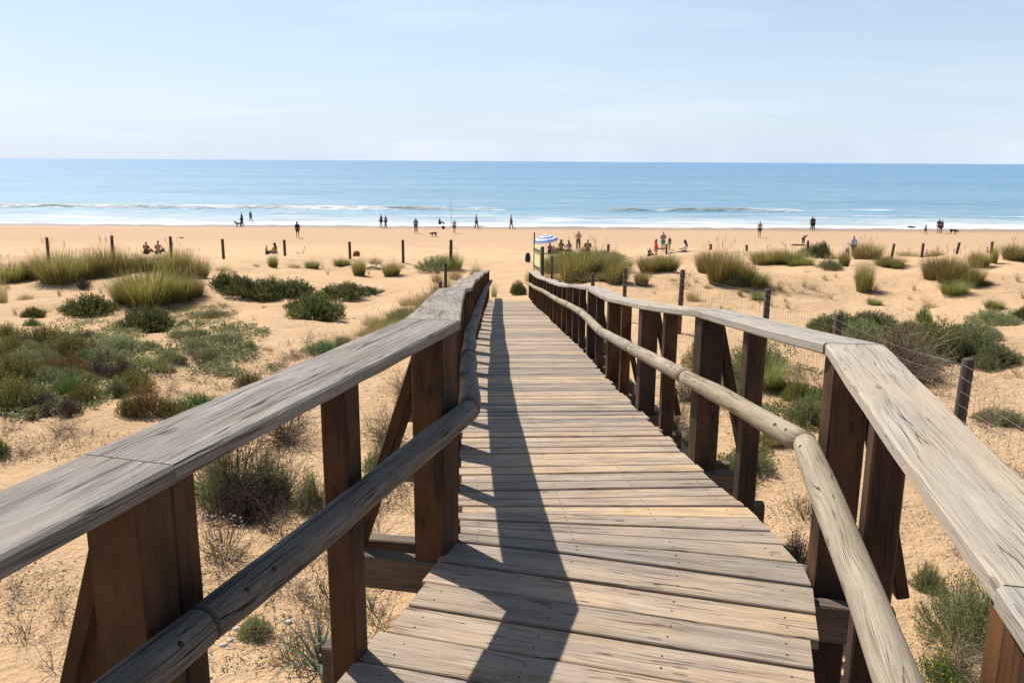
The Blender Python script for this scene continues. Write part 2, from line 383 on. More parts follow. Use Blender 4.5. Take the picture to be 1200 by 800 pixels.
# ------------------------------------------------------------------ sea
def make_sea():
    SL = -8.28
    ys = grid_rows(106, 160, .45, 0) + grid_rows(162, 400, 3, .006) + [500, 700, 1000, 1600, 3000, 6000, 12000, 25000, 45000]
    nx = 260; verts = []
    for y in ys:
        wd = 90+y*.75
        for i in range(nx+1):
            s = (i/nx)*2-1; a = abs(s); x = math.copysign(wd*a if a < .93 else wd*.93+(a-.93)/.07*y*1.5+0, s)
            z = SL
            z += .03*ns(x*.3, y*.6, 3)
            for yc, hgt, wl, sd, thr in ((142.5, .75, 1.3, 11, -.16), (149, .35, 2.2, 23, -.05), (132, .22, 1.4, 37, -.05), (124, .14, 1.2, 51, -.1)):
                yy = yc+2.2*ns(x*.02, sd)+.8*ns(x*.09, sd+5)
                am = smooth(thr, thr+.25, ns(x*.022+sd, sd*1.7)+.35*ns(x*.1, sd))
                d = (y-yy)
                z += hgt*am*math.exp(-(d/(wl*.45 if d < 0 else wl*1.4))**2)
            if y > 155: z += .08*ns(x*.05, y*.09, 7)*smooth(155, 170, y)*(1-smooth(500, 900, y))
            z -= smooth(1500, 45000, y)*0
            verts.append((x, y, z+CZ))
    faces = [(j*(nx+1)+i, j*(nx+1)+i+1, (j+1)*(nx+1)+i+1, (j+1)*(nx+1)+i) for j in range(len(ys)-1) for i in range(nx)]
    me = bpy.data.meshes.new('sea'); me.from_pydata(verts, [], faces)
    me.polygons.foreach_set('use_smooth', [True]*len(faces)); me.update()
    o = bpy.data.objects.new('sea', me); COL.objects.link(o)
    m, nt, b = mat('sea_water'); L = nt.links
    g = N(nt, 'ShaderNodeNewGeometry').outputs['Position']
    sp = N(nt, 'ShaderNodeSeparateXYZ'); L.new(g, sp.inputs[0]); X, Y, Z = sp.outputs
    big = noise_(nt, g, .01, 12, .72, (.35, 1.6, 1)); mid = noise_(nt, g, .16, 8, .72, (.4, 1.1, 1))
    # shallow greenish water inshore, deep blue offshore
    off = math_(nt, 'DIVIDE', math_(nt, 'SUBTRACT', Y, 125.), 1000., clamp=True)
    off = math_(nt, 'POWER', off, .45)
    c = ramp(nt, [(0, (.29, .375, .41)), (.12, (.215, .33, .41)), (.4, (.165, .29, .40)), (1., (.135, .25, .40))], off).outputs[0]
    c = mix(nt, c, (.08, .19, .29), math_(nt, 'MULTIPLY', ramp(nt, [(.42, (0, 0, 0)), (.58, (1, 1, 1))], big).outputs[0], .5))
    c = mix(nt, c, (.30, .38, .43), math_(nt, 'MULTIPLY', ramp(nt, [(.49, (0, 0, 0)), (.62, (1, 1, 1))], mid).outputs[0], .5))
    # sandy green wave faces
    crest = math_(nt, 'MULTIPLY', math_(nt, 'SUBTRACT', Z, CZ-8.28+.16), 3.2, clamp=True)
    c = mix(nt, c, (.30, .31, .20), math_(nt, 'MULTIPLY', crest, .6))
    # foam
    wob = math_(nt, 'MULTIPLY', math_(nt, 'SUBTRACT', noise_(nt, g, .045, 3, .5, (1, .1, 1)), .5), 12.)
    yw = math_(nt, 'ADD', Y, wob)
    near = math_(nt, 'SUBTRACT', 1., math_(nt, 'DIVIDE', math_(nt, 'SUBTRACT', yw, 119.), 21.), clamp=True)
    fstr = noise_(nt, g, .55, 5, .7, (.10, 1.0, 1))
    f1 = math_(nt, 'SUBTRACT', math_(nt, 'ADD', fstr, math_(nt, 'MULTIPLY', near, .20)), .60)
    f1 = math_(nt, 'MULTIPLY', f1, 5., clamp=True)
    f1 = math_(nt, 'MULTIPLY', f1, math_(nt, 'MULTIPLY', near, 3., clamp=True))
    edge = math_(nt, 'SUBTRACT', 1., math_(nt, 'MULTIPLY', math_(nt, 'SUBTRACT', math_(nt, 'ADD', Y, math_(nt, 'MULTIPLY', wob, .18)), 112.5), .45), clamp=True)
    brk = noise_(nt, g, .35, 4, .7, (.22, .5, 1))
    f2 = math_(nt, 'MULTIPLY', math_(nt, 'MULTIPLY', math_(nt, 'SUBTRACT', brk, .44), 9., clamp=True), math_(nt, 'MULTIPLY', math_(nt, 'SUBTRACT', Z, CZ-8.28+.07), 7., clamp=True))
    caps = math_(nt, 'MULTIPLY', math_(nt, 'SUBTRACT', noise_(nt, g, .22, 4, .7, (.25, 1, 1)), .735), 14., clamp=True)
    foam = math_(nt, 'MAXIMUM', math_(nt, 'MAXIMUM', f1, f2), math_(nt, 'MAXIMUM', edge, math_(nt, 'MULTIPLY', caps, .35)))
    fcol = mix(nt, (.36, .41, .45), (.66, .67, .68), ramp(nt, [(.40, (0, 0, 0)), (.56, (1, 1, 1))], noise_(nt, g, .8, 6, .7, (.07, 1.2, 1))).outputs[0])
    c = mix(nt, c, fcol, foam)
    L.new(c, b.inputs['Base Color'])
    L.new(math_(nt, 'ADD', .5, math_(nt, 'MULTIPLY', foam, .4)), b.inputs['Roughness'])
    b.inputs['IOR'].default_value = 1.33; b.inputs['Specular IOR Level'].default_value = .22
    w1 = noise_(nt, g, .5, 5, .65, (.35, 1.1, 1)); w2 = noise_(nt, g, .09, 4, .6, (.35, 1.1, 1))
    bump(nt, b, math_(nt, 'ADD', math_(nt, 'MULTIPLY', w1, .5), w2), .9, 2.0)
    me.materials.append(m)
    tag(o, 'calm blue sea with low breakers and white foam along the shore', kind='structure')
make_sea()

# ------------------------------------------------------------------ boardwalk
walk = empty('boardwalk', W(.48, 3.2, -1.6))
tag(walk, 'long wooden boardwalk with railings sloping down through the dunes to the beach', 'boardwalk')
def local(o, parent):   # keep world geometry while parenting to an Empty that has a location
    o.parent = parent; o.matrix_parent_inverse = Matrix.Translation(-parent.matrix_basis.translation) if parent else Matrix()
    return o
WL = walk.location.copy()
def wbuild(buf, name, m, parent, sm=False):
    buf.v = [Vector(p)-WL for p in buf.v]
    return buf.build(name, m, parent, sm)

# deck planks as cut lines from the left edge to the right edge
cuts = []
s = -5.0
L1 = Vector((-.22, 3.31)); R1 = Vector((1.145, 2.92))
hd = Vector((math.sin(HD), math.cos(HD)))
s = -6.3
while s < -.02:
    cuts.append((L1+hd*s, R1+hd*s)); s += .185
yl = 3.31+.02; yr = 2.93
for k in range(6):
    cuts.append((Vector((edgeL(yl), yl)), Vector((edgeR(yr), yr)))); yl += .105; yr += .190
while yl < 25.7:
    cuts.append((Vector((edgeL(yl), yl)), Vector((edgeR(yr), yr)))); st = .165*random.uniform(.97, 1.03)
    yl += st; yr += st*(1.0 if yr < yl+.07 else .97)
db = Buf(); nails = db
for k in range(len(cuts)-1):
    (a0, b0), (a1, b1) = cuts[k], cuts[k+1]
    gap = random.uniform(.009, .017); th = .038
    dl = (a1-a0).length; dr = (b1-b0).length
    a1 = a0.lerp(a1, 1-gap/dl); b1 = b0.lerp(b1, 1-gap/dr)
    el = random.uniform(-.012, .03); er = random.uniform(-.012, .03)
    dz = random.uniform(-.003, .003); tl = random.uniform(-.0015, .0015)
    t = random.random()
    n = 7; U0 = random.uniform(0, 500); V0 = random.uniform(0, 500)
    frs = []
    for i in range(n):
        q = i/(n-1)
        p0 = a0.lerp(b0, q); p1 = a1.lerp(b1, q)
        dirn = (b0-a0).normalized()
        e = dirn*(-el if i == 0 else er if i == n-1 else 0)
        p0 = p0+e; p1 = p1+e
        z0 = deckz(p0.y if p0.y < 3.2 else p0.y)+dz+tl; z1 = deckz(p1.y)+dz-tl
        bow = random.uniform(-.0007, .0007); z0 += bow; z1 += bow
        ch = .004; dd = (p1-p0).normalized()*ch
        frs.append([W(p0.x, p0.y, z0-th), W(p1.x, p1.y, z1-th), W(p1.x, p1.y, z1-ch), W(p1.x-dd.x, p1.y-dd.y, z1), W(p0.x+dd.x, p0.y+dd.y, z0), W(p0.x, p0.y, z0-ch)])
    base = [db.add(fr) for fr in frs]
    wv = [0, dl, dl+th, dl+th+.005, 2*dl+th, 2*dl+th+.005, 2*dl+2*th]
    ln = (b0-a0).length
    for i in range(n-1):
        for j in range(6):
            jn = (j+1) % 6
            db.face((base[i]+j, base[i]+jn, base[i+1]+jn, base[i+1]+j), ((U0+ln*i/(n-1), V0+wv[j]), (U0+ln*i/(n-1), V0+wv[j+1]), (U0+ln*(i+1)/(n-1), V0+wv[j+1]), (U0+ln*(i+1)/(n-1), V0+wv[j])), t)
    db.face(tuple(base[0]+j for j in range(6)), [(U0+j*.01, V0+j*.03) for j in range(6)], t)
    db.face(tuple(base[-1]+j for j in reversed(range(6))), [(U0+j*.01, V0+j*.03) for j in range(6)], t)
    if cuts[k][0].y < 12:
        for q in (.06, .36, .66, .94):
            for w_ in (.3, .7):
                p0 = a0.lerp(b0, q+random.uniform(-.006, .006)); p1 = a1.lerp(b1, q+random.uniform(-.006, .006)); p = p0.lerp(p1, w_)
                c = W(p.x, p.y, deckz(p.y)+dz+.0012); i0 = nails.add([c]+[c+Vector((math.cos(a)*.0045, math.sin(a)*.0045, -.0004)) for a in [j*math.pi/3 for j in range(6)]])
                for j in range(6): nails.face((i0, i0+1+j, i0+1+(j+1) % 6), [(0, 0)]*3, .5, 1)
M_NAIL = plain('rusty_nail', (.04, .028, .024), .6, .4, .5)
deck = wbuild(db, 'deck', [M_DECK, M_NAIL], walk)

def frameat(side, y):
    """deck edge point, along and outward unit vectors"""
    e = edgeL if side < 0 else (lambda q: edgeR(q) if q > 3.02 else 1.18-(3.02-q)*.225)
    p = Vector((e(y), y)); q = Vector((e(y+.3), y+.3)); q0 = Vector((e(y-.3), y-.3))
    if (side < 0 and y < 3.3) or (side > 0 and y < 3.02): d = (p-q0).normalized()
    elif abs(y-(3.31 if side < 0 else 3.04)) < .02: d = (q-q0).normalized()
    else: d = (q-q0).normalized()
    return p, d, Vector((d.y, -d.x))*side
HCL = [(1.6, .962), (3.31, .98), (27, .95)]
HCR = [(0, .94), (4.85, .94), (6.7, .885), (8.65, .865), (10.7, .90), (12.7, .87), (14.7, .835), (17, .82), (21, .83), (24, .87), (27, .95)]
YL = [-2.6, -.9, 0.0, 1.62, 3.31, 5.15, 7.05, 8.95, 10.9, 12.9, 14.9, 16.9, 18.9, 20.9, 22.9, 24.9, 26.9]
YL.remove(-.9); YL[0] = -1.5
YR = [-2.2, -.5, 1.17, 3.02, 4.85, 6.7, 8.65, 10.7, 12.7, 14.7, 16.7, 18.7, 20.7, 22.7, 24.8, 26.9]
waveL = [0, 0, 0, 0, .0, .02, -.02, .02, -.01, .03, -.01, .02, .0, .02, 0, 0]
for side, YS, HC, nm in ((-1, YL, HCL, 'left'), (1, YR, HCR, 'right')):
    rail = empty('railing', parent=walk)
    rail['label'] = 'left railing, grey and shaded' if side < 0 else 'right railing, sunlit with a pale round rail'
    def captop(y):
        z = deckz(y)+interp(HC, y)
        if side < 0:
            z += interp(list(zip(YL, waveL)), y)
        return z
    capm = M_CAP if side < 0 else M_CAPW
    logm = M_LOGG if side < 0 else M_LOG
    CW, CT = (.235, .042) if side < 0 else (.215, .044)
    pts = []
    for y in YS:
        p, d, o = frameat(side, y)
        pts.append((p, captop(y)-CT/2))
    # heads of the board: mitred frames
    def fr(k):
        a = pts[max(k-1, 0)][0]; b = pts[k][0]; c = pts[min(k+1, len(pts)-1)][0]
        d1 = (b-a).normalized() if k > 0 else (c-b).normalized(); d2 = (c-b).normalized() if k < len(pts)-1 else d1
        dm = (d1+d2).normalized(); cs = max(.5, dm.dot(d2))
        return Vector((dm.y, -dm.x))*side/cs, d2
    for k in range(len(pts)-1):
        (pa, za), (pb, zb) = pts[k], pts[k+1]
        na, _ = fr(k); nb, _ = fr(k+1)
        g = .003/((pb-pa).length); n = 13; frs = []; uo = random.uniform(-.004, .004)
        sag = random.uniform(-.008, .004)
        for i in range(n):
            t_ = lerp(g, 1-g, i/(n-1)); p = pa.lerp(pb, t_); o = na.lerp(nb, t_)
            c = p+o*(CW/2-.01+uo); z = lerp(za, zb, t_)+sag*math.sin(math.pi*t_)
            # side vector must point to the same hand for both rails
            sd = Vector((o.x, o.y, 0))*side
            frs.append((W(c.x, c.y, z), sd, Vector((0, 0, 1))))
        b = Buf(); b.sweep(frs, rect(CW, CT, .007), jit=.0012)
        wbuild(b, 'handrail_board', capm, rail)
        # round rail, one log per bay
        lh = .60 if side < 0 else .545
        rr = .048
        lp = []; n = 17; rad = []
        ph = random.uniform(0, 99)
        za2 = deckz(YS[k])+lh; zb2 = deckz(YS[k+1])+lh
        if side > 0: za2 += interp([(3, 0), (6.7, -.04), (8.65, -.06), (10.7, 0)], YS[k]); zb2 += interp([(3, 0), (6.7, -.04), (8.65, -.06), (10.7, 0)], YS[k+1])
        for i in range(n):
            t_ = lerp(g*2.6, 1-g*2.6, i/(n-1)); p = pa.lerp(pb, t_); o = na.lerp(nb, t_)
            c = p-o*.045; w1 = .006*ns(t_*2.5, ph, 1); w2 = .006*ns(t_*2.5, ph, 4)
            lp.append(W(c.x+o.x*w1, c.y+o.y*w1, lerp(za2, zb2, t_)+w2)); rad.append(rr*(1+.10*ns(t_*4, ph, 7))*(1 if 0 < i < n-1 else .94))
        b = Buf(); b.tube(lp, rad, 18, jit=0.)
        for i in (1, 2, n-2):   # screw heads near the ends of each log
            t_ = lerp(g*2.6, 1-g*2.6, i/(n-1)); o = na.lerp(nb, t_); nv_ = Vector((-o.x*.75, -o.y*.75, .66)); q_ = lp[i]+nv_*rad[i]*1.0
            b.tube([q_-nv_*.004, q_+nv_*.0015], .0065, 8, m=1)
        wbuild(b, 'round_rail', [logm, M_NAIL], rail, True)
    # posts
    for k, y in enumerate(YS):
        for typ in ('main', 'mid'):
            if typ == 'mid':
                if k == len(YS)-1: continue
                if side < 0 and YS[k] == 1.62: yy = 2.43
                elif side > 0 and YS[k] == 1.17: yy = 2.22
                elif side > 0 and YS[k] == 3.02: yy = 4.0
                else: yy = (YS[k]+YS[k+1])/2
                w_, l_ = .092, .088
            else: yy = y; w_, l_ = .135, .19
            if side > 0 and typ == 'main' and yy == 3.02: l_ = .15
            if yy > 26.5: w_, l_ = .1, .1
            p, d, o = frameat(side, yy)
            if typ == 'main' and yy == 3.31: d = hd.copy(); o = Vector((d.y, -d.x))*side; p = p - d*.06
            c = p+o*(w_/2+.012); gz = ground(c.x, c.y)
            ztop = captop(yy)-CT-.001; 
            zb = gz-.15 if typ == 'main' else max(deckz(yy)-.34, gz-.12)
            b = Buf()
            a3 = W(c.x, c.y, zb); b3 = W(c.x, c.y, ztop)
            d3 = Vector((d.x, d.y, 0)); o3 = Vector((o.x, o.y, 0))
            sdv = o3 if d3.cross(o3).z < 0 else -o3
            m_ = [a3.lerp(b3, q) for q in (0, .5, 1)]
            if typ == 'main':   # two timbers bolted side by side
                h1 = l_*.56; h2 = l_-h1-.004
                b.sweep([(q-d3*(l_-h1)/2, sdv, d3) for q in m_], rect(w_, h1, .006))
                b.sweep([(q+d3*(l_-h2)/2, sdv, d3) for q in m_], rect(w_*.93, h2, .006))
            else: b.sweep([(q, sdv, d3) for q in m_], rect(w_, l_, .006))
            wbuild(b, 'post', M_POST, rail)
            if yy < 24:
                # cross beam ends that carry the posts and the braces
                if typ == 'main':
                    out = p+o*(.46 if side < 0 else .36); zb0 = deckz(yy)-.10
                    b = Buf(); a_ = c+o*.06
                    b.bar(W(a_.x, a_.y, deckz(yy)+.84), W(out.x, out.y, deckz(yy)-.06), .05, .10, upv=d3, n=2)
                    wbuild(b, 'brace', M_POST, rail)
# cross beams and stringers
for k in range(3, 14):
    pass
def crossbeam(yl_, yr_, ext, zo=0.):
    pl_, d, ol = frameat(-1, yl_); pr, d2, orr = frameat(1, yr_)
    a_ = pl_+ol*ext; b_ = pr+orr*min(ext, .30)
    b = Buf(); z = (deckz(yl_)+deckz(yr_))/2-.038-.078-zo
    b.bar(W(a_.x, a_.y, z), W(b_.x, b_.y, z), .07, .15, n=6, jit=.001)
    wbuild(b, 'cross_beam', M_BEAM, walk)
for yl_, yr_ in zip([-1.5, 0., 1.62, 3.31]+YL[4:13], [-2.2, -.5, 1.17, 3.02]+YR[4:13]):
    if yl_ > 22 or (yl_, yr_) == (3.31, 3.02) and False: continue
    crossbeam(yl_-.15, yr_-.13, .50, .0); crossbeam(yl_+.14, yr_+.14, .50, .0)
for yl_, yr_ in ((.9, .3), (2.43, 2.22), (4.22, 4.0), (6.1, 5.78), (8.0, 7.68), (9.9, 9.7), (11.9, 11.7), (13.9, 13.7)):
    crossbeam(yl_+.09, yr_+.09, .20, .0)
for q in (.12, .5, .88):
    pts_ = []
    for y in [-2.2, 0, 3.1, 5, 8, 12, 16, 20]:
        a_ = Vector((edgeL(y), y)); b_ = Vector((edgeR(y), y)); c = a_.lerp(b_, q); pts_.append((W(c.x, c.y, deckz(y)-.038-.075), Vector((1, 0, 0)), Vector((0, 0, 1))))
    b = Buf(); b.sweep(pts_, rect(.07, .13, .004)); wbuild(b, 'stringer', M_BEAM, walk)

# ------------------------------------------------------------------ plants
def blade(b, base, d, L, w, bend, t, seg=3, m=0, up0=1.):
    """a tapering curved blade from base, leaning along d"""
    side = Vector((-d.y, d.x, 0)); 
    if side.length < 1e-4: side = Vector((1, 0, 0))
    side.normalize(); p = Vector(base); ang = up0
    rows = []
    for k in range(seg+1):
        q = k/seg; ww = w*(1-q**1.5)
        if k < seg: rows.append(b.add([p-side*ww/2, p+side*ww/2]))
        else: rows.append(b.add([p]))
        ang -= bend/seg
        p = p+(Vector((d.x, d.y, 0))*math.cos(ang)+Vector((0, 0, 1))*math.sin(ang))*L/seg
    for k in range(seg):
        a, c = rows[k], rows[k+1]
        if k < seg-1: b.face((a, a+1, c+1, c), [(0, 0)]*4, t, m)
        else: b.face((a, a+1, c), [(0, 0)]*3, t, m)
def stem(b, pts, r, t, m=0, sides=3):
    pts = [Vector(p) for p in pts]; rows = []
    for k, p in enumerate(pts):
        d = (pts[min(k+1, len(pts)-1)]-pts[max(k-1, 0)]).normalized(); rf = Vector((0, 0, 1)) if abs(d.z) < .9 else Vector((1, 0, 0))
        s1 = d.cross(rf).normalized(); s2 = s1.cross(d); rr = r*(1-.65*k/max(1, len(pts)-1))
        rows.append(b.add([p+s1*rr*math.cos(2*math.pi*i/sides)+s2*rr*math.sin(2*math.pi*i/sides) for i in range(sides)]))
    for k in range(len(rows)-1):
        for i in range(sides):
            j = (i+1) % sides
            b.face((rows[k]+i, rows[k]+j, rows[k+1]+j, rows[k+1]+i), [(0, 0)]*4, t, m)
def leaf(b, p, d, L, w, t, m=0):
    d = d.normalized(); s_ = d.cross(Vector((random.gauss(0, 1), random.gauss(0, 1), random.gauss(0, 1)))).normalized()
    i = b.add([p, p+d*L*.5+s_*w/2, p+d*L, p+d*L*.5-s_*w/2]); b.face((i, i+1, i+2, i+3), [(0, 0)]*4, t, m)

def grass_mesh(n=420, R0=.22, H=.8, w=.006, mats=('marram', 'straw'), dry=.25, spread=.5, bend=.9, seg=4, seed=1):
    """unit clump about 1 m wide at the top and H high; a few seed heads"""
    rs = random.getstate(); random.seed(seed); b = Buf()
    for k in range(n):
        a = random.uniform(0, 6.283); r = R0*math.sqrt(random.random()); a2 = a+random.gauss(0, .5)
        base = Vector((r*math.cos(a), r*math.sin(a), -.03)); d = Vector((math.cos(a2), math.sin(a2), 0))
        lean = spread*(r/R0)*random.uniform(.3, 1.2)+abs(random.gauss(0, .12))
        blade(b, base, d, H*random.uniform(.5, 1.12), w*random.uniform(.6, 1.3), bend*random.uniform(.2, 1.), random.random(), seg, 1 if random.random() < dry else 0, 1.57-lean)
    for k in range(n//220):
        a = random.uniform(0, 6.283); le = random.uniform(.05, .4); h = H*random.uniform(.95, 1.15)
        tp = Vector((math.cos(a)*le*h, math.sin(a)*le*h, h)); stem(b, [Vector((0, 0, 0)), tp*.5+Vector((0, 0, .06)), tp], .003, .6, 1)
        for j in range(8): leaf(b, tp-Vector((0, 0, .015*j)), Vector((random.gauss(0, .3), random.gauss(0, .3), 1)), .05, .012, random.random(), 1)
    me = b.build('tmp', [ML[m] for m in mats]); random.setstate(rs)
    return me
def shrub_mesh(n=170, W_=.5, H=.42, ll=.045, lw=.011, mats=('dark', 'twig'), perleaf=16, seed=1, woody=40, flat=.5, up_=.6, flower=None):
    """dome of leafy shoots about 1 m wide, uneven"""
    rs = random.getstate(); random.seed(seed); b = Buf()
    lob = [(random.uniform(0, 6.283), random.uniform(.5, 1.), random.uniform(.25, .5)) for _ in range(7)]
    for k in range(n):
        a = random.uniform(0, 6.283); q = random.random()**.6
        rad = 1.
        for la, lh, lwd in lob:
            dd = abs((a-la+math.pi) % 6.283-math.pi); rad = max(rad*.999, .62+.5*lh*math.exp(-(dd/lwd)**2))*1. if dd < lwd*2 else rad
        rad = .72+.28*math.sin(a*3+seed)+.12*math.sin(a*7+seed*2) if rad >= 1 else rad
        r = W_*q*max(.45, min(1.1, rad)); h = H*(1-(q**2.4)*.82)*random.uniform(.55, 1.15)
        tp = Vector((r*math.cos(a), r*math.sin(a), h)); base = Vector((r*.35*math.cos(a), r*.35*math.sin(a), -.02))
        mid_ = base.lerp(tp, .5)+Vector((math.cos(a), math.sin(a), 0))*r*.15
        shade = random.random()
        if k < woody: stem(b, [base, mid_, tp], .006, random.random(), 1)
        ax = (tp-mid_).normalized()*.5+Vector((0, 0, up_))
        for j in range(perleaf):
            t_ = .25+.75*(j+random.random())/perleaf
            p = (base.lerp(mid_, t_*2) if t_ < .5 else mid_.lerp(tp, t_*2-1))+Vector((random.gauss(0, .012), random.gauss(0, .012), random.gauss(0, .008)))
            d = Vector((random.gauss(0, 1), random.gauss(0, 1), random.gauss(0, .7))).normalized()*.75+ax
            leaf(b, p, d, ll*random.uniform(.6, 1.3), lw*random.uniform(.7, 1.3), min(1, max(0, shade*.5+random.random()*.5)), 0)
        if flower and random.random() < flower:
            for j in range(5): leaf(b, tp+Vector((0, 0, .01)), Vector((random.gauss(0, 1), random.gauss(0, 1), .6)), .022, .016, random.random(), 2)
    me = b.build('tmp', [ML[m] for m in mats]); random.setstate(rs)
    return me
def twig_mesh(n=46, W_=.5, H=.5, mats=('twig', 'purple'), leaves=3, seed=1, r=.004, droop=.2, heads=False):
    rs = random.getstate(); random.seed(seed); b = Buf()
    def br(p, d, L, r_, depth):
        pts = [p]; dd = d.copy()
        for k in range(4):
            dd = (dd+Vector((random.gauss(0, .22), random.gauss(0, .22), random.gauss(0, .18)-droop*.15))).normalized(); pts.append(pts[-1]+dd*L/4)
        t = random.random(); stem(b, pts, r_, t, 0)
        for j in range(leaves): 
            q = random.choice(pts[1:]); leaf(b, q, Vector((random.gauss(0, 1), random.gauss(0, 1), random.gauss(0, 1))), .022, .007, random.random(), 1)
        if heads and depth == 0:
            for j in range(9): leaf(b, pts[-1], Vector((random.gauss(0, 1), random.gauss(0, 1), random.gauss(0, 1))), .016, .010, random.random(), 1)
        if depth > 0:
            for j in range(3): br(random.choice(pts[1:]), (dd+Vector((random.gauss(0, .7), random.gauss(0, .7), random.gauss(.1, .5)))).normalized(), L*random.uniform(.35, .6), r_*.6, depth-1)
    for k in range(n):
        a = random.uniform(0, 6.283); el = random.uniform(.15, 1.4)
        br(Vector((random.gauss(0, .05), random.gauss(0, .05), 0)), Vector((math.cos(a)*math.cos(el), math.sin(a)*math.cos(el), math.sin(el))), (W_*math.cos(el)+H*math.sin(el))*random.uniform(.5, 1.05), r, 1)
    me = b.build('tmp', [ML[m] for m in mats]); random.setstate(rs)
    return me
def strap_mesh(n=16, L_=.6, seed=1, w=.026):
    rs = random.getstate(); random.seed(seed); b = Buf()
    for k in range(n):
        a = random.uniform(0, 6.283); blade(b, (math.cos(a)*.02, math.sin(a)*.02, -.02), Vector((math.cos(a), math.sin(a), 0)), L_*random.uniform(.6, 1.1), w, random.uniform(1.1, 2.0), random.random(), 7, 0, random.uniform(.9, 1.4))
    me = b.build('tmp', [ML['blue']]); random.setstate(rs)
    return me
PROTO = {}
def proto(key, o):
    PROTO.setdefault(key, []).append(o.data); bpy.data.objects.remove(o)
for sd in (1, 2, 3):
    proto('G', grass_mesh(1700, .40, .80, .0095, ('marram', 'straw'), .18, seed=sd, spread=.42, bend=.7))
    proto('GG', grass_mesh(1300, .38, .7, .010, ('marramg', 'marram'), .35, seed=sd+20, spread=.45))
    proto('D', shrub_mesh(seed=sd+1, ll=.07, lw=.014, mats=('dark', 'twig'), perleaf=18, n=330, up_=.9))
    proto('E', shrub_mesh(seed=sd+40, ll=.034, lw=.012, mats=('grey', 'twig'), perleaf=24, n=380, H=.45))
    proto('O', shrub_mesh(seed=sd+50, ll=.032, lw=.012, mats=('olive', 'rust'), perleaf=22, n=380, H=.5))
for sd in (1, 2):
    proto('Y', grass_mesh(620, .34, .55, .006, ('straw', 'marram'), .35, spread=.6, seed=sd+60))
    proto('g', grass_mesh(70, .07, .5, .007, ('marram', 'straw'), .45, spread=.5, seed=sd+70))
    proto('r', twig_mesh(20, .3, .6, ('twig', 'rust'), 3, sd+80, .004, 0, True))
    proto('F', shrub_mesh(seed=sd+90, ll=.035, lw=.013, mats=('fresh', 'twig'), perleaf=24, n=340, H=.5))
    proto('R', shrub_mesh(seed=sd+100, ll=.028, lw=.011, mats=('rust', 'twig'), perleaf=22, n=320, H=.5))
    proto('P', shrub_mesh(seed=sd+110, ll=.03, lw=.010, mats=('purple', 'twig'), perleaf=22, n=340, H=.5))
    proto('T', twig_mesh(130, .55, .5, ('twig', 'olive'), 7, sd+120, .005))
    proto('Wd', twig_mesh(16, .4, .3, ('twig', 'purple'), 3, sd+130, .0035))
    proto('S', strap_mesh(seed=sd+140))
    proto('L', shrub_mesh(seed=sd+150, ll=.032, lw=.006, mats=('grey', 'twig'), perleaf=34, n=420, H=.55, up_=1.1, woody=90))
    proto('J', shrub_mesh(seed=sd+160, ll=.035, lw=.014, mats=('fresh', 'twig', 'yellow'), perleaf=16, n=200, H=.4, flower=.3))
    proto('K', shrub_mesh(seed=sd+170, ll=.03, lw=.01, mats=('olive', 'twig', 'pink'), perleaf=7, n=70, H=.35, flower=.55))
NAMES = dict(G='marram_grass', GG='dune_grass', D='dark_shrub', E='grey_green_shrub', O='olive_shrub', Y='dry_grass', g='grass_tuft', r='dry_weed', F='green_shrub', R='rust_brown_shrub', P='dusky_shrub', T='twiggy_bush', Wd='dry_weed', S='strap_leaved_plant', L='lavender_bush', J='flowering_plant', K='small_flowering_weed')
CATS = dict(G='grass clump', GG='grass clump', D='shrub', E='shrub', O='shrub', Y='grass clump', g='grass tuft', r='weed', F='shrub', R='shrub', P='shrub', T='bush', Wd='weed', S='plant', L='bush', J='flowering plant', K='weed')
UNITW = dict(G=1.15, GG=1.15, D=.95, E=.95, O=.95, Y=1., g=.5, r=.6, F=.95, R=.95, P=.95, T=1., Wd=.8, S=1., L=.95, J=.95, K=.95)
UNITH = dict(G=.78, GG=.7, D=.45, E=.48, O=.52, Y=.55, g=.5, r=.6, F=.52, R=.52, P=.52, T=.5, Wd=.3, S=.35, L=.6, J=.42, K=.36)
cnt = {}
def plant(key, u, v, w, h, label, group=None, y=None):
    """w, h: size in the photo's pixels at that spot; base at pixel u, v on the ground"""
    if y is None: x, y = hit(u, v)
    else: x = ray(u, v).x*y
    d = y/F*(1.25 if key in 'EORPD' else 1.12 if key in ('G', 'GG', 'F') else 1.04)
    cnt[key] = cnt.get(key, 0)+1
    me = PROTO[key][cnt[key] % len(PROTO[key])]
    o = bpy.data.objects.new(NAMES[key], me); COL.objects.link(o)
    o.location = W(x, y, ground(x, y)-.01)
    sw = w*d/UNITW[key]; sh = h*d/UNITH[key]/.98/(1.15 if key in 'EORPD' else 1)
    if key in ('G', 'GG', 'Y'): sh *= random.uniform(.82, 1.22); sw *= random.uniform(.85, 1.05)
    o.scale = (sw, sw*random.uniform(.85, 1.1), sh); o.rotation_euler = (0, 0, random.uniform(0, 6.28))
    tag(o, label, CATS[key], group, 'thing')
    return o

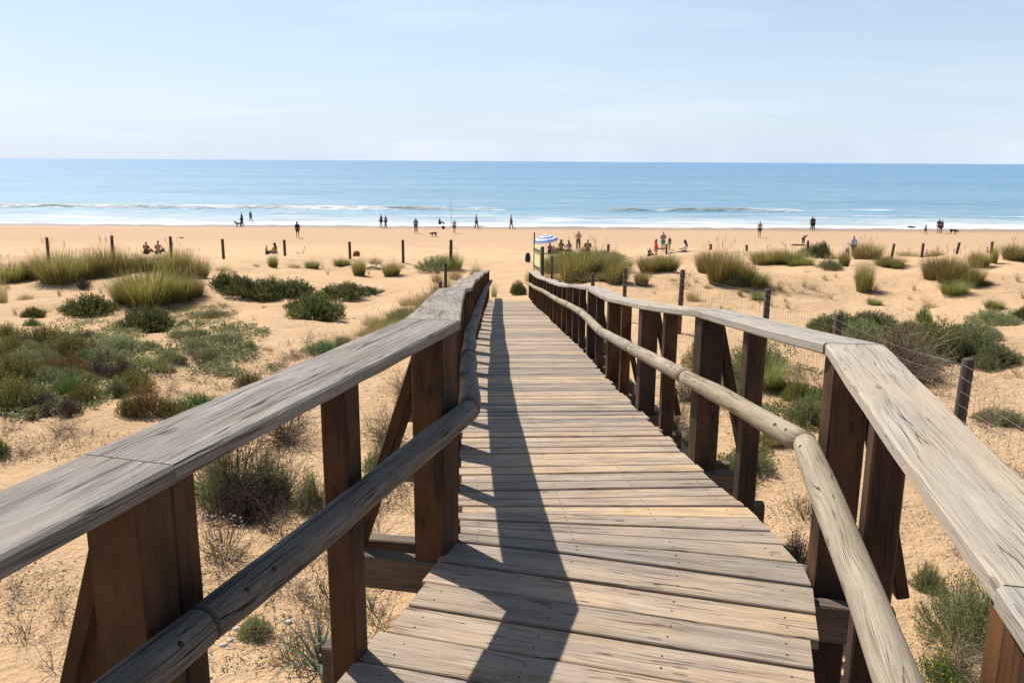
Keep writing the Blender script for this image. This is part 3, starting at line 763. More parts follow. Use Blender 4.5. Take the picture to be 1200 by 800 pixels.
PL = [
 ('O',100,470,40,24,'olive shrub between the bright green shrub and the grey green upright one'),
 ('O',8,398,36,20,'olive shrub at the left edge above the big left patch'),
 ('E',140,408,50,14,'low grey green mat below the spiky dark shrub of the left field'),
 ('R',62,440,40,24,'reddish olive shrub in the centre of the left patch'),
 ('E',30,432,44,26,'pale grey green shrub in the left half of the left patch'),
 ('O',250,372,40,8,'low olive mat right of the spiky shrub below the tussock'),
 ('E',262,400,50,10,'low grey green mat on sand right of the left patch'),
 ('Y',524,346,22,30,'tall straw grass right of the dark stump'),
 ('Y',488,370,40,26,'tall straw grass at the top of the grass strip behind the handrail'),
 ('GG',470,384,40,22,'green grass in the upper middle of the grass strip'),
 ('Y',446,396,46,26,'straw grass in the lower middle of the grass strip'),
 ('Y',424,406,40,22,'straw grass at the lower end of the grass strip'),
 ('F',398,414,30,14,'small bright green plant between the low plant and the straw strip'),
 ('T',476,470,40,30,'dry brush behind the thick kink post'),
 # left dune ridge, far row of grass
 ('G',12,330,46,30,'olive grass clump at the far left edge of the dune ridge'),
 ('G',42,326,30,24,'grass clump just right of the leftmost grass clump'),
 ('G',70,330,52,34,'tall olive grass clump at the foot of the leftmost far fence post'),
 ('G',98,326,44,32,'dense grass clump between the leftmost and second far fence posts'),
 ('G',124,322,40,32,'tall grass clump just left of the second far fence post'),
 ('G',150,319,44,22,'low yellowish grass clump right of the second far fence post'),
 ('G',176,316,36,16,'low grass clump in front of the two sunbathers behind the ridge'),
 ('G',206,322,38,28,'grass clump around the third far fence post'),
 ('G',228,326,40,26,'grass clump sloping down right of the third far fence post'),
 ('G',150,352,46,30,'yellow green grass clump on the left of the big ridge tussock'),
 ('G',176,356,62,42,'biggest olive grass tussock on the left dune ridge'),
 ('G',206,350,52,36,'olive grass tussock adjoining the biggest tussock on its right'),
 ('G',226,346,30,24,'short grass clump at the right end of the big ridge tussock'),
 ('g',70,346,10,18,'small upright tuft on bare sand below the left ridge grass'),
 ('P',98,338,18,13,'small dusky plant on bare sand below the second far post'),
 ('g',118,343,8,16,'thin dark weed above the spiky dark shrub on the left'),
 ('Y',3,355,16,40,'dry grass clump cut by the left edge of the photo'),
 ('g',18,368,9,15,'short straw tuft near the left edge below the ridge'),
 ('Y',30,350,20,8,'flat dry plant on pale sand at upper left'),
 ('g',384,322,7,13,'lone thin tuft between the fourth and fifth far fence posts'),
 ('G',421,323,18,20,'yellow green tuft right of the far post with a rusty lump'),
 ('GG',401,311,24,9,'low green clump beside the far post left of centre'),
 ('G',459,322,22,20,'bushy tuft at the foot of the sixth far fence post'),
 ('g',432,321,6,11,'tiny tuft between two yellow green tufts'),
 ('Y',440,309,24,9,'low dry grass strip behind the yellow green tufts'),
 ('g',472,314,12,12,'small green tuft against the sixth far fence post'),
 ('GG',320,313,14,14,'bright green tuft in front of the seated couple'),
 ('Y',345,313,18,7,'flat straw patch right of the fourth far post'),
 ('GG',366,314,18,10,'green and straw tuft right of the fourth far post'),
 ('Y',300,312,12,5,'sparse straw patch behind the bright green tuft'),
 ('Y',262,316,24,6,'sparse straw patch left of the seated couple'),
 ('E',512,316,44,16,'round grey green shrub left of the mossy seaward post by the walkway'),
 ('GG',531,316,24,26,'grass growing round the post near the walkway end on the left'),
 ('Y',534,328,22,22,'tan grass tumbling right of the post near the walkway end'),
 ('GG',558,330,16,24,'tall green tuft at the far end of the left railing'),
 ('Y',579,348,10,22,'dry weeds beside the end of the left round rail'),
 ('Y',512,330,16,14,'tan grass under the driftwood by the left posts'),
 ('Y',512,345,18,26,'yellow grass by the dark stump behind the left railing'),
 ('GG',520,352,14,16,'green plant at the foot of the dark stump'),
 ('Y',497,362,28,22,'straw grass strip, part nearest the dark stump'),
 ('Y',478,374,34,22,'straw grass strip, second part from the dark stump'),
 ('GG',458,386,34,20,'green straw grass strip, third part from the dark stump'),
 ('Y',436,397,34,20,'straw grass strip, fourth part from the dark stump'),
 ('GG',402,402,18,10,'dark green sprig in the straw strip above the left handrail'),
 ('F',376,412,44,13,'bright green low plant above the middle of the left handrail'),
 ('Y',414,408,30,18,'straw grass touching the left handrail, right of the bright green plant'),
 ('r',352,418,30,18,'reddish dry weed left of the bright green low plant'),
 ('r',330,430,30,22,'reddish dry weed standing above the left handrail, middle one'),
 ('r',308,438,32,26,'tall reddish weed above the left handrail, left of the middle one'),
 ('r',284,450,32,34,'tall seed headed weed above the left handrail'),
 ('O',292,452,30,16,'olive plant tucked behind the handrail below the seed headed weed'),
 ('r',262,456,28,20,'dry weed left of the tall seed headed weed'),
 # left dark shrubs
 ('D',266,338,36,18,'dark spiky shrub at the left end of the middle shrub row'),
 ('D',290,346,46,20,'dark spiky shrub in the middle shrub row, second from left'),
 ('D',318,349,48,22,'widest dark spiky shrub of the middle shrub row'),
 ('D',346,346,40,18,'dark spiky shrub at the right end of the middle shrub row'),
 ('D',374,374,56,28,'dark green shrub in front of the right end of the middle row'),
 ('D',358,364,40,18,'low dark green shrub on the left flank of the nearer shrub'),
 ('D',404,348,50,16,'low dark green shrub running right from the nearer shrub'),
 ('D',432,344,30,8,'thin trailing right end of the dark green shrub'),
 ('D',104,368,54,22,'spiky dark shrub standing alone on the left sand'),
 ('D',174,389,64,28,'spiky dark shrub below the biggest grass tussock'),
 ('D',40,372,26,12,'small shrub on the left sand near the straw tuft'),
 ('F',38,382,20,10,'small green plant left of centre in the left field'),
 # left mixed patch
 ('O',50,404,60,24,'olive brown shrub at the top of the big left patch'),
 ('O',80,416,56,26,'olive shrub with dry tips in the top middle of the left patch'),
 ('E',118,424,60,18,'grey green low shrub at the right of the left patch top'),
 ('O',14,418,40,26,'olive shrub at the left edge, top of the left patch'),
 ('E',52,428,44,20,'grey green shrub in the upper middle of the left patch'),
 ('O',20,446,60,34,'olive shrub at the left edge, middle of the left patch'),
 ('R',84,436,40,22,'brownish shrub in the middle of the left patch'),
 ('P',118,440,32,20,'dusky purple brown shrub in the left patch, left one of two'),
 ('P',145,442,38,22,'dusky purple brown shrub in the left patch, right one of two'),
 ('E',56,450,40,22,'grey green shrub low in the middle of the left patch'),
 ('O',18,474,56,34,'olive shrub at the left edge, bottom of the left patch'),
 ('P',52,478,30,20,'dark twiggy shrub at the bottom of the left patch'),
 ('F',86,464,36,24,'bright green shrub at the bottom of the left patch'),
 ('R',104,464,18,18,'rusty shrub right beside the bright green one'),
 ('P',81,487,28,24,'dark rounded bush alone on sand below the left patch'),
 ('R',39,490,14,16,'small rusty sprig left of the dark rounded bush'),
 ('P',56,486,18,16,'small dark twigs between the rusty sprig and the dark rounded bush'),
 ('O',158,458,44,28,'olive and rust shrub at the right end of the left patch'),
 ('E',138,464,26,24,'grey green upright shrub at the right end of the left patch'),
 ('R',172,484,44,36,'rust and dark green shrub above the near left handrail joint'),
 ('O',152,486,30,26,'olive shrub with a pale stem above the near left handrail'),
 ('O',198,486,30,22,'olive shrub squeezed between the rusty one and the handrail'),
 ('F',232,480,60,20,'bright grey green mat touching the left handrail'),
 ('r',215,462,24,16,'thin dry weed above the bright grey green mat'),
 ('Wd',205,398,30,8,'low dry twigs in the left middle ground'),
 ('F',293,409,18,10,'round green plant on open sand left of the railing'),
 ('F',2,534,18,22,'green bush cut by the left edge beside the handrail'),
 ('Wd',205,430,22,10,'sparse weed right of the dusky purple shrubs'),
 ('r',252,432,22,16,'sparse seeded weed on sand above the left handrail'),
 ('Wd',85,512,26,14,'dead sprig on the sand above the near left handrail, right one'),
 ('Wd',14,505,22,12,'dead sprig on the sand above the near left handrail, left one'),
 # left, below the handrail
 ('T',282,592,120,95,'big dark twiggy bush seen under the left handrail'),
 ('L',312,588,64,76,'grey green bush on the right half of the big twiggy one'),
 ('P',292,608,90,48,'dusky dead growth at the base of the big dark twiggy bush'),
 ('L',262,594,80,86,'grey green bush on the left half of the big twiggy one'),
 ('T',335,520,90,52,'dry twiggy bush just under the left handrail'),
 ('T',330,586,60,46,'dry bramble right of the big dark twiggy bush'),
 ('L',366,596,52,56,'small bright grey green bush left of the slim left post'),
 ('T',452,520,52,40,'dry twigs between the slim post and the thick kink post'),
 ('E',450,552,44,36,'green plant between the slim post and the thick kink post'),
 ('F',438,574,36,22,'low green plant at the foot of the left brace'),
 ('Wd',440,610,30,14,'dead weed lying below the left brace'),
 ('E',300,744,38,28,'small grey green sprout under the near left round rail'),
 ('K',372,722,58,44,'pale flowering weed left of the slim left post'),
 ('K',350,700,40,26,'sparse pink flowering weed right of the round rail joint'),
 ('S',378,786,170,90,'strap leaved plant behind the foot of the slim left post'),
 ('S',436,716,50,40,'small strap leaved plant right of the slim left post'),
 ('Wd',30,748,80,50,'dry reddish weed in the bottom left corner, upper one'),
 ('Wd',62,785,70,46,'dry reddish weed in the bottom left corner, lower one'),
 ('r',68,730,30,70,'tall thin dead stalk left of the near thick post'),
 ('Wd',20,690,50,28,'dead weed under the near end of the left handrail'),
 ('Wd',330,780,70,20,'dead roots lying left of the strap leaved plant'),
 ('Wd',290,700,36,12,'flat dead weed just right of the near thick post'),
 ('Wd',350,640,46,16,'flat dead twigs below the small bright bush'),
 # right, beyond the railing
 ('D',607,345,17,15,'spiky dark green plant at the far foot of the right railing'),
 ('Y',620,332,12,20,'tan grass behind the yellow green sign'),
 ('GG',656,318,34,26,'green grass clump right of the yellow green sign'),
 ('Y',650,330,34,28,'tan grass clump under the sign post'),
 ('G',676,328,44,34,'golden grass clump in the middle of the mound behind the sign'),
 ('E',672,303,50,8,'low grey green shrub on the mound crest, left part'),
 ('E',706,304,54,10,'low grey green shrub on the mound crest, right part'),
 ('G',700,322,40,30,'tall golden grass clump on the right of the mound behind the sign'),
 ('GG',692,312,36,20,'green grass clump behind the golden ones on the mound'),
 ('G',722,331,28,28,'grass clump around the third wire fence post'),
 ('G',752,334,18,18,'rounded tuft between the third and fourth wire fence posts'),
 ('G',764,318,34,22,'grass clump below the girl in red'),
 ('G',782,316,28,18,'grass clump below the broken wooden rail'),
 ('r',799,338,22,28,'tan dead weed by the fourth wire fence post'),
 ('Y',812,352,20,16,'straw tuft right of the fourth wire fence post'),
 ('G',830,318,34,26,'grass clump under the right end of the broken rail'),
 ('G',846,331,46,40,'tall grass clump in the centre of the right dune group'),
 ('G',866,332,34,28,'rounded grass clump right of the tall central one'),
 ('E',862,334,24,18,'grey shrub squeezed in the right dune group'),
 ('GG',884,334,40,24,'pale green grass clump at the right end of the central group'),
 ('G',898,309,44,16,'low grass row, left part, on the far right ridge'),
 ('G',922,309,42,16,'low grass row, middle part, on the far right ridge'),
 ('GG',938,311,32,14,'low grass row, right part, on the far right ridge'),
 ('E',950,301,28,14,'grey shrub under the far post near the bending child'),
 ('D',962,303,22,18,'dark tuft right of the far post near the bending child'),
 ('Y',976,304,20,12,'straw grass tuft in front of the white shirted child'),
 ('G',989,312,14,18,'upright green tuft below the couple in blue'),
 ('E',972,315,26,12,'grey blue mat left of the upright green tuft'),
 ('G',1015,304,36,20,'dark grass clump right of the adult in blue'),
 ('G',1012,341,22,34,'tall solitary grass clump on open sand at right'),
 ('G',1042,312,34,14,'low golden grass under the first right far post'),
 ('GG',1050,314,16,9,'blue green low plant below the golden grass'),
 ('Y',1066,300,34,10,'straw grass row between the two middle right far posts'),
 ('Y',1098,300,24,12,'straw tuft left of the leaning right far post'),
 ('G',1096,326,30,32,'grass clump on the left of the big right tussock group'),
 ('G',1114,330,42,40,'tallest olive tussock of the big right group'),
 ('G',1136,334,34,30,'grass clump on the right of the big right group'),
 ('GG',1118,344,34,18,'pale grass fringe at the foot of the big right group'),
 ('G',1147,313,24,24,'bright green round tussock behind the big right group'),
 ('G',1164,308,9,18,'narrow green tuft at the foot of the rightmost far post'),
 ('G',1190,304,36,18,'dark grass clump at the far right edge of the ridge'),
 ('g',1193,330,14,20,'tuft at the right edge below the ridge clump'),
 ('g',1199,350,12,22,'straw tuft cut by the right edge'),
 ('g',973,350,12,16,'thin tuft on open sand left of the tall solitary clump'),
 ('g',1085,365,10,12,'small bright tuft above the grey green bushes on the right'),
 ('g',1018,353,7,12,'tiny tuft at the foot of the tall solitary clump'),
 ('r',937,344,30,18,'cluster of thin dead stalks on the right sand'),
 ('g',923,361,12,16,'small dry tuft above the right handrail'),
 ('Y',867,346,10,10,'small straw sprig left of the wire fence post'),
 ('D',985,392,60,24,'dark green shrub left of the fence post beyond the right kink'),
 ('D',1022,384,54,18,'dark green trailing shrub behind the right wire fence'),
 ('E',1008,400,56,26,'pale green shrub below the trailing dark shrub'),
 ('F',962,386,34,16,'fresh green shrub at the left end of the right shrub bed'),
 ('P',1064,400,34,22,'brown round shrub behind the right wire fence'),
 ('O',1096,408,66,34,'olive grey shrub in the middle of the right shrub bed'),
 ('F',1082,378,18,18,'small upright green shrub behind the olive grey one'),
 ('E',1136,412,60,36,'big rounded grey green shrub right of the olive grey one'),
 ('D',1120,420,44,26,'dark green shrub under the big rounded grey green one'),
 ('E',1168,424,50,20,'low grey green shrub trailing right from the rounded one'),
 ('T',1058,432,90,44,'brown twiggy shrub beside the right handrail, upper one'),
 ('T',1078,448,70,34,'brown twiggy shrub beside the right handrail, lower one'),
 ('O',1040,420,50,26,'olive twiggy shrub near the top of the sloping handrail'),
 ('E',1163,378,50,16,'low round shrub alone on the right sand'),
 ('D',1197,374,24,14,'dark shrub cut by the right edge'),
 ('E',1176,496,60,18,'grey green mat low at the right edge'),
 ('E',1108,428,10,10,'tiny green plant above the round fence post'),
 ('r',1140,445,18,12,'dry sprig right of the round fence post'),
 ('F',1100,448,12,8,'tiny green sprig left of the round fence post'),
 # right, seen between the railing posts
 ('E',948,496,48,34,'grey green shrub just left of the thick right kink post'),
 ('F',962,476,40,26,'fresh green shrub behind the thick right kink post'),
 ('O',934,470,30,30,'olive shrub between slim and thick right posts'),
 ('GG',896,452,52,40,'pale green weeds right of the third thick right post'),
 ('E',886,430,60,34,'grey green weeds under the right handrail'),
 ('O',828,432,50,40,'olive weeds between two slim right posts'),
 ('T',806,470,60,36,'dead brush seen through the right railing'),
 ('T',790,500,50,28,'dead brush low behind the right railing'),
 ('F',859,572,38,34,'bright green plant beside the third thick right post'),
 ('E',818,520,30,26,'green weed in the gap left of the third thick right post'),
 ('P',932,662,40,46,'dusky twig bush right of the deck kink'),
 ('GG',905,520,46,20,'sparse green weeds on sand behind the right posts'),
 ('L',1134,748,130,92,'large rounded grey green bush at the lower right'),
 ('T',1122,790,84,40,'dry twigs at the base of the large lower right bush'),
 ('J',1098,800,70,46,'yellow flowering plant at the bottom right'),
 ('E',1086,690,36,36,'thin weed left of the large lower right bush'),
 ('Wd',1120,650,50,22,'dead sprig above the large lower right bush'),
 ('r',1086,545,20,22,'thin dead sprig on sand beside the right handrail'),
 ('E',700,420,30,40,'weeds glimpsed between the far right posts'),
]
for key, u, v, w, h, lab in PL: plant(key, u, v, w, h, lab)
# small repeated tufts that nothing tells apart, by stretch of sand
rnd = random.Random(11)
def scatter(n, u0_, u1_, v0_, v1_, keys, wr, lab, grp, ok=lambda u, v: True):
    k = 0
    while k < n:
        u = rnd.uniform(u0_, u1_); v = rnd.uniform(v0_, v1_)
        if not ok(u, v): continue
        sc = (v-189)/150
        key = rnd.choice(keys); w = rnd.uniform(*wr)*sc
        plant(key, u, v, w, w*rnd.uniform(.7, 1.4) if key in 'gr' else w*.45, lab, grp); k += 1
scatter(14, 880, 1200, 322, 384, ['g', 'Y', 'g', 'GG'], (13, 20), 'knee high straw tuft standing alone on the right middle dunes', 'straw tufts on the right middle dunes')
scatter(34, 880, 1200, 318, 392, ['g', 'g', 'r', 'Wd'], (6, 11), 'small dry tuft on the open sand beyond the right wire fence', 'small tufts on the right sand')
scatter(26, 740, 900, 322, 372, ['g', 'r', 'Wd', 'Y'], (8, 14), 'thin weed on the sand between the wire fence and the central dune grass', 'thin weeds by the wire fence')
scatter(22, 0, 260, 326, 400, ['g', 'Wd', 'r'], (6, 11), 'small tuft on the sand below the left dune ridge', 'small tufts on the left sand')
scatter(22, 250, 500, 312, 420, ['g', 'Wd', 'Y'], (5, 10), 'small tuft on the bare sand around the middle shrubs', 'small tufts around the middle shrubs')
scatter(26, 180, 420, 400, 470, ['r', 'Wd', 'K'], (10, 18), 'dry weed on the crumbly sand just above the left handrail', 'dry weeds above the left handrail', lambda u, v: v < 520-u*.28 and v > 440-u*.12)
scatter(18, 1090, 1200, 430, 640, ['Wd', 'r', 'Wd'], (10, 18), 'dead sprig on the sand right of the right handrail', 'dead sprigs on the right sand', lambda u, v: v < 500+(u-1090)*1.)
scatter(16, 820, 960, 440, 640, ['Wd', 'K', 'Wd', 'E'], (16, 28), 'small weed on the sand seen between the right railing posts', 'small weeds behind the right railing')
scatter(26, 0, 160, 396, 482, ['O', 'E', 'R', 'P', 'O', 'E', 'F'], (13, 22), 'low shrub crowded inside the big scrub patch on the left', 'shrubs crowding the left scrub patch')
scatter(14, 150, 290, 372, 440, ['E', 'E', 'GG', 'O'], (12, 22), 'small low shrub on the mats right of the left scrub patch', 'small shrubs on the mats')
scatter(20, 985, 1180, 378, 432, ['O', 'E', 'D', 'E'], (16, 26), 'low shrub filling the scrub bed behind the right wire fence', 'shrubs filling the right scrub bed')
scatter(16, 425, 520, 345, 400, ['Y', 'Y', 'GG'], (20, 30), 'straw grass tuft in the dense strip behind the left handrail', 'tufts of the straw grass strip', lambda u, v: abs(v-(350+(515-u)*.55)) < 12)
scatter(20, 645, 740, 300, 334, ['G', 'GG', 'Y'], (26, 40), 'golden grass tuft on the mound behind the sign', 'tufts on the mound behind the sign', lambda u, v: v > 306)
scatter(14, 0, 200, 500, 560, ['Wd', 'r'], (10, 16), 'dead sprig on the sand above the near left handrail', 'dead sprigs near the left handrail', lambda u, v: v < 560-u*.4)
scatter(22, 240, 480, 560, 790, ['Wd', 'K', 'Wd'], (18, 34), 'dead weed on the littered sand under the left round rail', 'dead weeds under the left rails')

M_STONE, nt_, b_ = mat('pale_stone')
tc_ = N(nt_, 'ShaderNodeTexCoord'); nt_.links.new(ramp(nt_, [(.3, (.3, .26, .22)), (.7, (.52, .49, .45))], noise_(nt_, tc_.outputs['Object'], 8, 4)).outputs[0], b_.inputs['Base Color']); b_.inputs['Roughness'].default_value = .8
def cover(name, lab, n, fn, m, ll, lw, zr=.03):
    b = Buf(); k = 0
    while k < n:
        q = fn()
        if q is None: continue
        x, y, c = q; z = ground(x, y)
        for j in range(c):
            xx = x+rnd.gauss(0, .05); yy = y+rnd.gauss(0, .05)
            p = W(xx, yy, z+rnd.uniform(-.005, zr)); s_ = rnd.uniform(.6, 1.4)
            leaf(b, p, Vector((rnd.gauss(0, 1), rnd.gauss(0, 1), abs(rnd.gauss(0, .7)))), ll*s_, lw*s_, rnd.random())
        k += 1
    o = b.build(name, [m]); tag(o, lab, kind='stuff'); return o
def patch(us, dens=.5):
    def fn():
        u, v, ru, rv = rnd.choice(us); a = rnd.uniform(0, 6.283); r = rnd.random()**.6
        uu = u+math.cos(a)*ru*r; vv = v+math.sin(a)*rv*r; x, y = hit(uu, vv)
        if ns(x*1.6, y*1.6, 12) < -.12: return None
        return x, y, 7
    return fn
cover('ground_cover', 'grey green ground cover matting the sand left of the railing', 4300, patch([(120, 402, 60, 16), (230, 368, 50, 14), (255, 392, 60, 14), (40, 412, 70, 22), (100, 432, 100, 26), (60, 460, 80, 26), (150, 380, 90, 12), (240, 412, 60, 12), (270, 430, 60, 12), (15, 470, 60, 24)]), ML['grey'], .06, .02, .07)
cover('ground_cover', 'low olive ground cover in the shrub bed right of the railing', 1700, patch([(1060, 410, 70, 24), (1000, 392, 50, 14), (1130, 420, 60, 14), (900, 440, 60, 40), (940, 480, 50, 30), (870, 540, 30, 30)]), ML['olive'], .05, .016, .06)
def sprinkle(us):
    def fn():
        u, v, ru, rv = rnd.choice(us); x, y = hit(u+rnd.uniform(-ru, ru), v+rnd.uniform(-rv, rv))
        if ns(x*.9, y*.9, 22) < -.05: return None
        if edgeL(y)-.1 < x < edgeR(y)+.1: return None
        return x, y, 3
    return fn
SPR = [(330, 640, 130, 150), (80, 620, 120, 170), (1120, 560, 100, 140), (880, 500, 90, 120), (330, 430, 160, 40), (100, 500, 140, 60), (860, 380, 180, 50), (1080, 450, 150, 60), (460, 620, 30, 60)]
cover('plant_litter', 'dry twig and leaf litter scattered over the dune sand', 3900, sprinkle(SPR), ML['twig'], .045, .006, .012)
cover('shell_grit', 'pale shell chips and grit sprinkled on the near dune sand', 1500, sprinkle(SPR), M_STONE, .018, .014, .008)
cover('leaf_litter', 'tiny brown seed heads and leaf crumbs on the dune sand', 2400, sprinkle(SPR), ML['rust'], .016, .010, .01)

# ------------------------------------------------------------------ stones and driftwood
def stone(u, v, r, lab, grp=None):
    bm = bmesh.new(); bmesh.ops.create_icosphere(bm, subdivisions=2, radius=1)
    sd = rnd.uniform(0, 99)
    for q in bm.verts:
        q.co *= 1+.35*mnoise.noise(q.co*1.3+Vector((sd, 0, 0))); q.co.z *= .55
    me = bpy.data.meshes.new('pebble'); bm.to_mesh(me); bm.free(); me.materials.append(M_STONE)
    o = bpy.data.objects.new('pebble', me); COL.objects.link(o); x, y = hit(u, v); o.location = W(x, y, ground(x, y)+r*.2); o.scale = (r*rnd.uniform(.8, 1.5), r, r)
    o.rotation_euler = (0, 0, rnd.uniform(0, 6)); tag(o, lab, 'pebble', grp)
import bmesh
stone(456, 634, .05, 'white pebble under the left brace, left one of the three', None)
stone(462, 629, .035, 'white pebble under the left brace, small middle one', None)
stone(474, 637, .045, 'white pebble under the left brace, right one of the three', None)
for k in range(14): stone(rnd.uniform(250, 370), rnd.uniform(630, 760), rnd.uniform(.012, .025), 'small pale pebble on the sand beneath the left round rail', 'small pebbles on the left sand')
for k in range(8): stone(rnd.uniform(1095, 1190), rnd.uniform(545, 640), rnd.uniform(.012, .022), 'small pale pebble on the sand beside the right handrail', 'small pebbles on the right sand')
def driftwood(u, v, L_, r, lab, ang):
    x, y = hit(u, v); b = Buf(); d = Vector((math.cos(ang), math.sin(ang), 0)); p0 = W(x, y, ground(x, y)+r*.6)
    b.tube([p0-d*L_/2, p0-d*L_*.1+Vector((0, 0, r)), p0+d*L_*.2+Vector((0, 0, r*.6)), p0+d*L_/2], [r*.7, r, r*.9, r*.5], 10)
    b.tube([p0, p0+d*L_*.3+Vector((-.05, .1, r*3)), p0+d*L_*.45+Vector((-.1, .15, r*4))], [r*.5, r*.4, r*.2], 7)
    o = b.build('driftwood', M_CAPW, None, True); tag(o, lab, 'driftwood')
driftwood(506, 314, 1.1, .09, 'pale driftwood lying left of the posts by the walkway end', .3)
driftwood(438, 316, .8, .08, 'small pale driftwood beside the yellow green tufts', -.4)

# ------------------------------------------------------------------ fences
M_WIRE = plain('fence_wire', (.17, .135, .11), .55, .5, .5)
def round_post(b, x, y, zt, r, lean=(0, 0), zb=None):
    g_ = ground(x, y)-.1 if zb is None else zb
    b.tube([W(x, y, g_), W(x+lean[0]*.5, y, (g_+zt)/2), W(x+lean[0], y+lean[1], zt-.012), W(x+lean[0], y+lean[1], zt)], [r, r, r*.98, r*.8], 12)
FP = [(1131, 420, 6.9, .052, .03), (983, 368, 9.6, .05, 0), (900, 339, 13, .05, 0), (799, 316, 16.5, .05, .02), (733, 314, 20.5, .05, 0), (695, 320, 23, .055, 0), (647, 300, 26.5, .045, 0)]
root = empty('wire_fence', W(FP[0][2]*ray(1131, 420).x, 6.9, ground(4, 6.9))); tag(root, 'wire mesh fence on dark round posts running beside the right railing', 'fence')
FW = []
for u, v, y, r, ln in FP:
    d = ray(u, v); x = d.x*y; zt = d.z*y
    zt = max(min(zt, ground(x, y)+1.45), ground(x, y)+.8)
    b = Buf(); round_post(b, x, y, zt, r, (ln, 0)); b.v = [p-root.location for p in b.v]; b.build('fence_post', M_FPOST, root, True); FW.append((x+ln, y, zt))
# a post nearer than the frame's edge carries the wires on
b = Buf(); x = 3.9; y = 3.6; round_post(b, x, y, ground(x, y)+1.2, .05); b.v = [p-root.location for p in b.v]; b.build('fence_post', M_FPOST, root, True)
FW.insert(0, (x, y, ground(x, y)+1.2))
b = Buf()
for (xa, ya, za), (xb, yb, zb) in zip(FW, FW[1:]):
    ga = ground(xa, ya)+.06; gb = ground(xb, yb)+.06; L_ = math.hypot(xb-xa, yb-ya)
    for k in range(10):
        q = (k/9)**.85; pts = []
        for j in range(9):
            t_ = j/8; sg = .05*math.sin(math.pi*t_)*(1+.5*ns(k, xa))
            pts.append(W(lerp(xa, xb, t_)-.05, lerp(ya, yb, t_), lerp(lerp(ga, za-.05, q), lerp(gb, zb-.05, q), t_)-sg))
        b.tube(pts, .0014, 4)
    nv = int(L_/.13)
    for j in range(1, nv):
        t_ = j/nv; sg = .05*math.sin(math.pi*t_); x = lerp(xa, xb, t_)-.05; y = lerp(ya, yb, t_)
        b.tube([W(x, y, lerp(ga, gb, t_)-sg), W(x+.01*ns(j, 1), y, lerp(za, zb, t_)-.05-sg)], .0012, 3)
    for k in range(5):   # wire wrapped round the post
        z = lerp(ga, za, .2+.17*k); b.tube([W(xa+.056*math.cos(a), ya+.056*math.sin(a), z+.02*math.sin(a)) for a in [i*math.pi/5 for i in range(11)]], .0025, 4)
b.v = [p-root.location for p in b.v]; b.build('wire_mesh', M_WIRE, root)

def fpost(u, vt, y, r, lab, grp, lean=0, hgt=None, name='fence_post', mat_=None, base=None):
    d = ray(u, vt); x = d.x*y; zt = d.z*y; g_ = ground(x, y)
    b = Buf(); lo = Vector(W(x, y, g_)); round_post(b, x, y, zt, r, (lean, 0)); b.v = [p-lo for p in b.v]
    o = b.build(name, mat_ or M_FPOST, None, True); o.location = lo; tag(o, lab, 'post', grp)
G1 = 'fence posts along the seaward dune edge'
for u, vt, y, ln, lab in [(54, 278, 42, .03, 'leftmost dark fence post on the dune edge'), (130, 276, 42, .03, 'second fence post from the left, greyer than its neighbours'), (199, 277, 42, .02, 'third fence post from the left, above the big tussock'), (260.5, 280, 42, 0, 'fourth fence post from the left, on bare sand'),
    (333, 281, 43, 0, 'fifth fence post from the left, right of the seated couple'), (409.5, 283, 44, 0, 'sixth fence post from the left, by the rusty lump'), (472, 281, 43, 0, 'seventh fence post from the left, above the bushy tuft'), (528, 281, 38, .02, 'fence post wrapped in grass just left of the walkway end'),
    (876, 287, 52, -.05, 'leftmost far post right of centre, on open sand'), (947, 282, 52, 0, 'far post beside the bending child'), (1046, 285.5, 50, .1, 'first far post right of the adult in blue'), (1082, 285, 50, 0, 'far post with the red capped head beside it'), (1122, 284, 50, .12, 'leaning far post, second from the right'), (1163, 283, 50, 0, 'rightmost far post standing in a green tuft'),
    (713, 286, 46, 0, 'far post poking above the grey green mound shrub'), (833, 286, 48, 0, 'far post hidden in grass right of the woman on the rail')]:
    fpost(u, vt, y, .075 if y < 45 else .08, lab, G1, ln)
fpost(536, 332, 18.5, .07, 'short black stump behind the left railing', None)
b_st = [(516, 330, 19, .04, 'thin brown stake left of the black stump'), (522, 308, 26, .05, 'short rusty stake below the grass wrapped post')]
for u, vt, y, r, lab in b_st: fpost(u, vt, y, r, lab, None, name='stake')

# broken wooden rail on the beach
br_ = empty('beach_rail', W(ray(781, 298).x*55, 55, ground(9, 55))); tag(br_, 'low broken wooden rail near the group on the right', 'rail')
def pa(b, name, m, par, sm=False):
    b.v = [Vector(p)-par.location for p in b.v]; return b.build(name, m, par, sm)
zr_ = lambda v, y=55: ray(600, v).z*y
def PX(u, v, y): d = ray(u, v); return W(d.x*y, y, d.z*y)
b = Buf(); b.tube([PX(781, 300, 55), PX(781, 286, 55)], .07, 8); pa(b, 'post', M_FPOST, br_)
b = Buf(); b.tube([PX(770, 291.5, 55), PX(781, 291, 55)], .045, 8); pa(b, 'rail', M_FPOST, br_)
b = Buf(); b.tube([PX(782, 298, 55), PX(797, 295.4, 55.3), PX(817, 294.6, 55.6)], .05, 8); pa(b, 'rail', M_FPOST, br_)

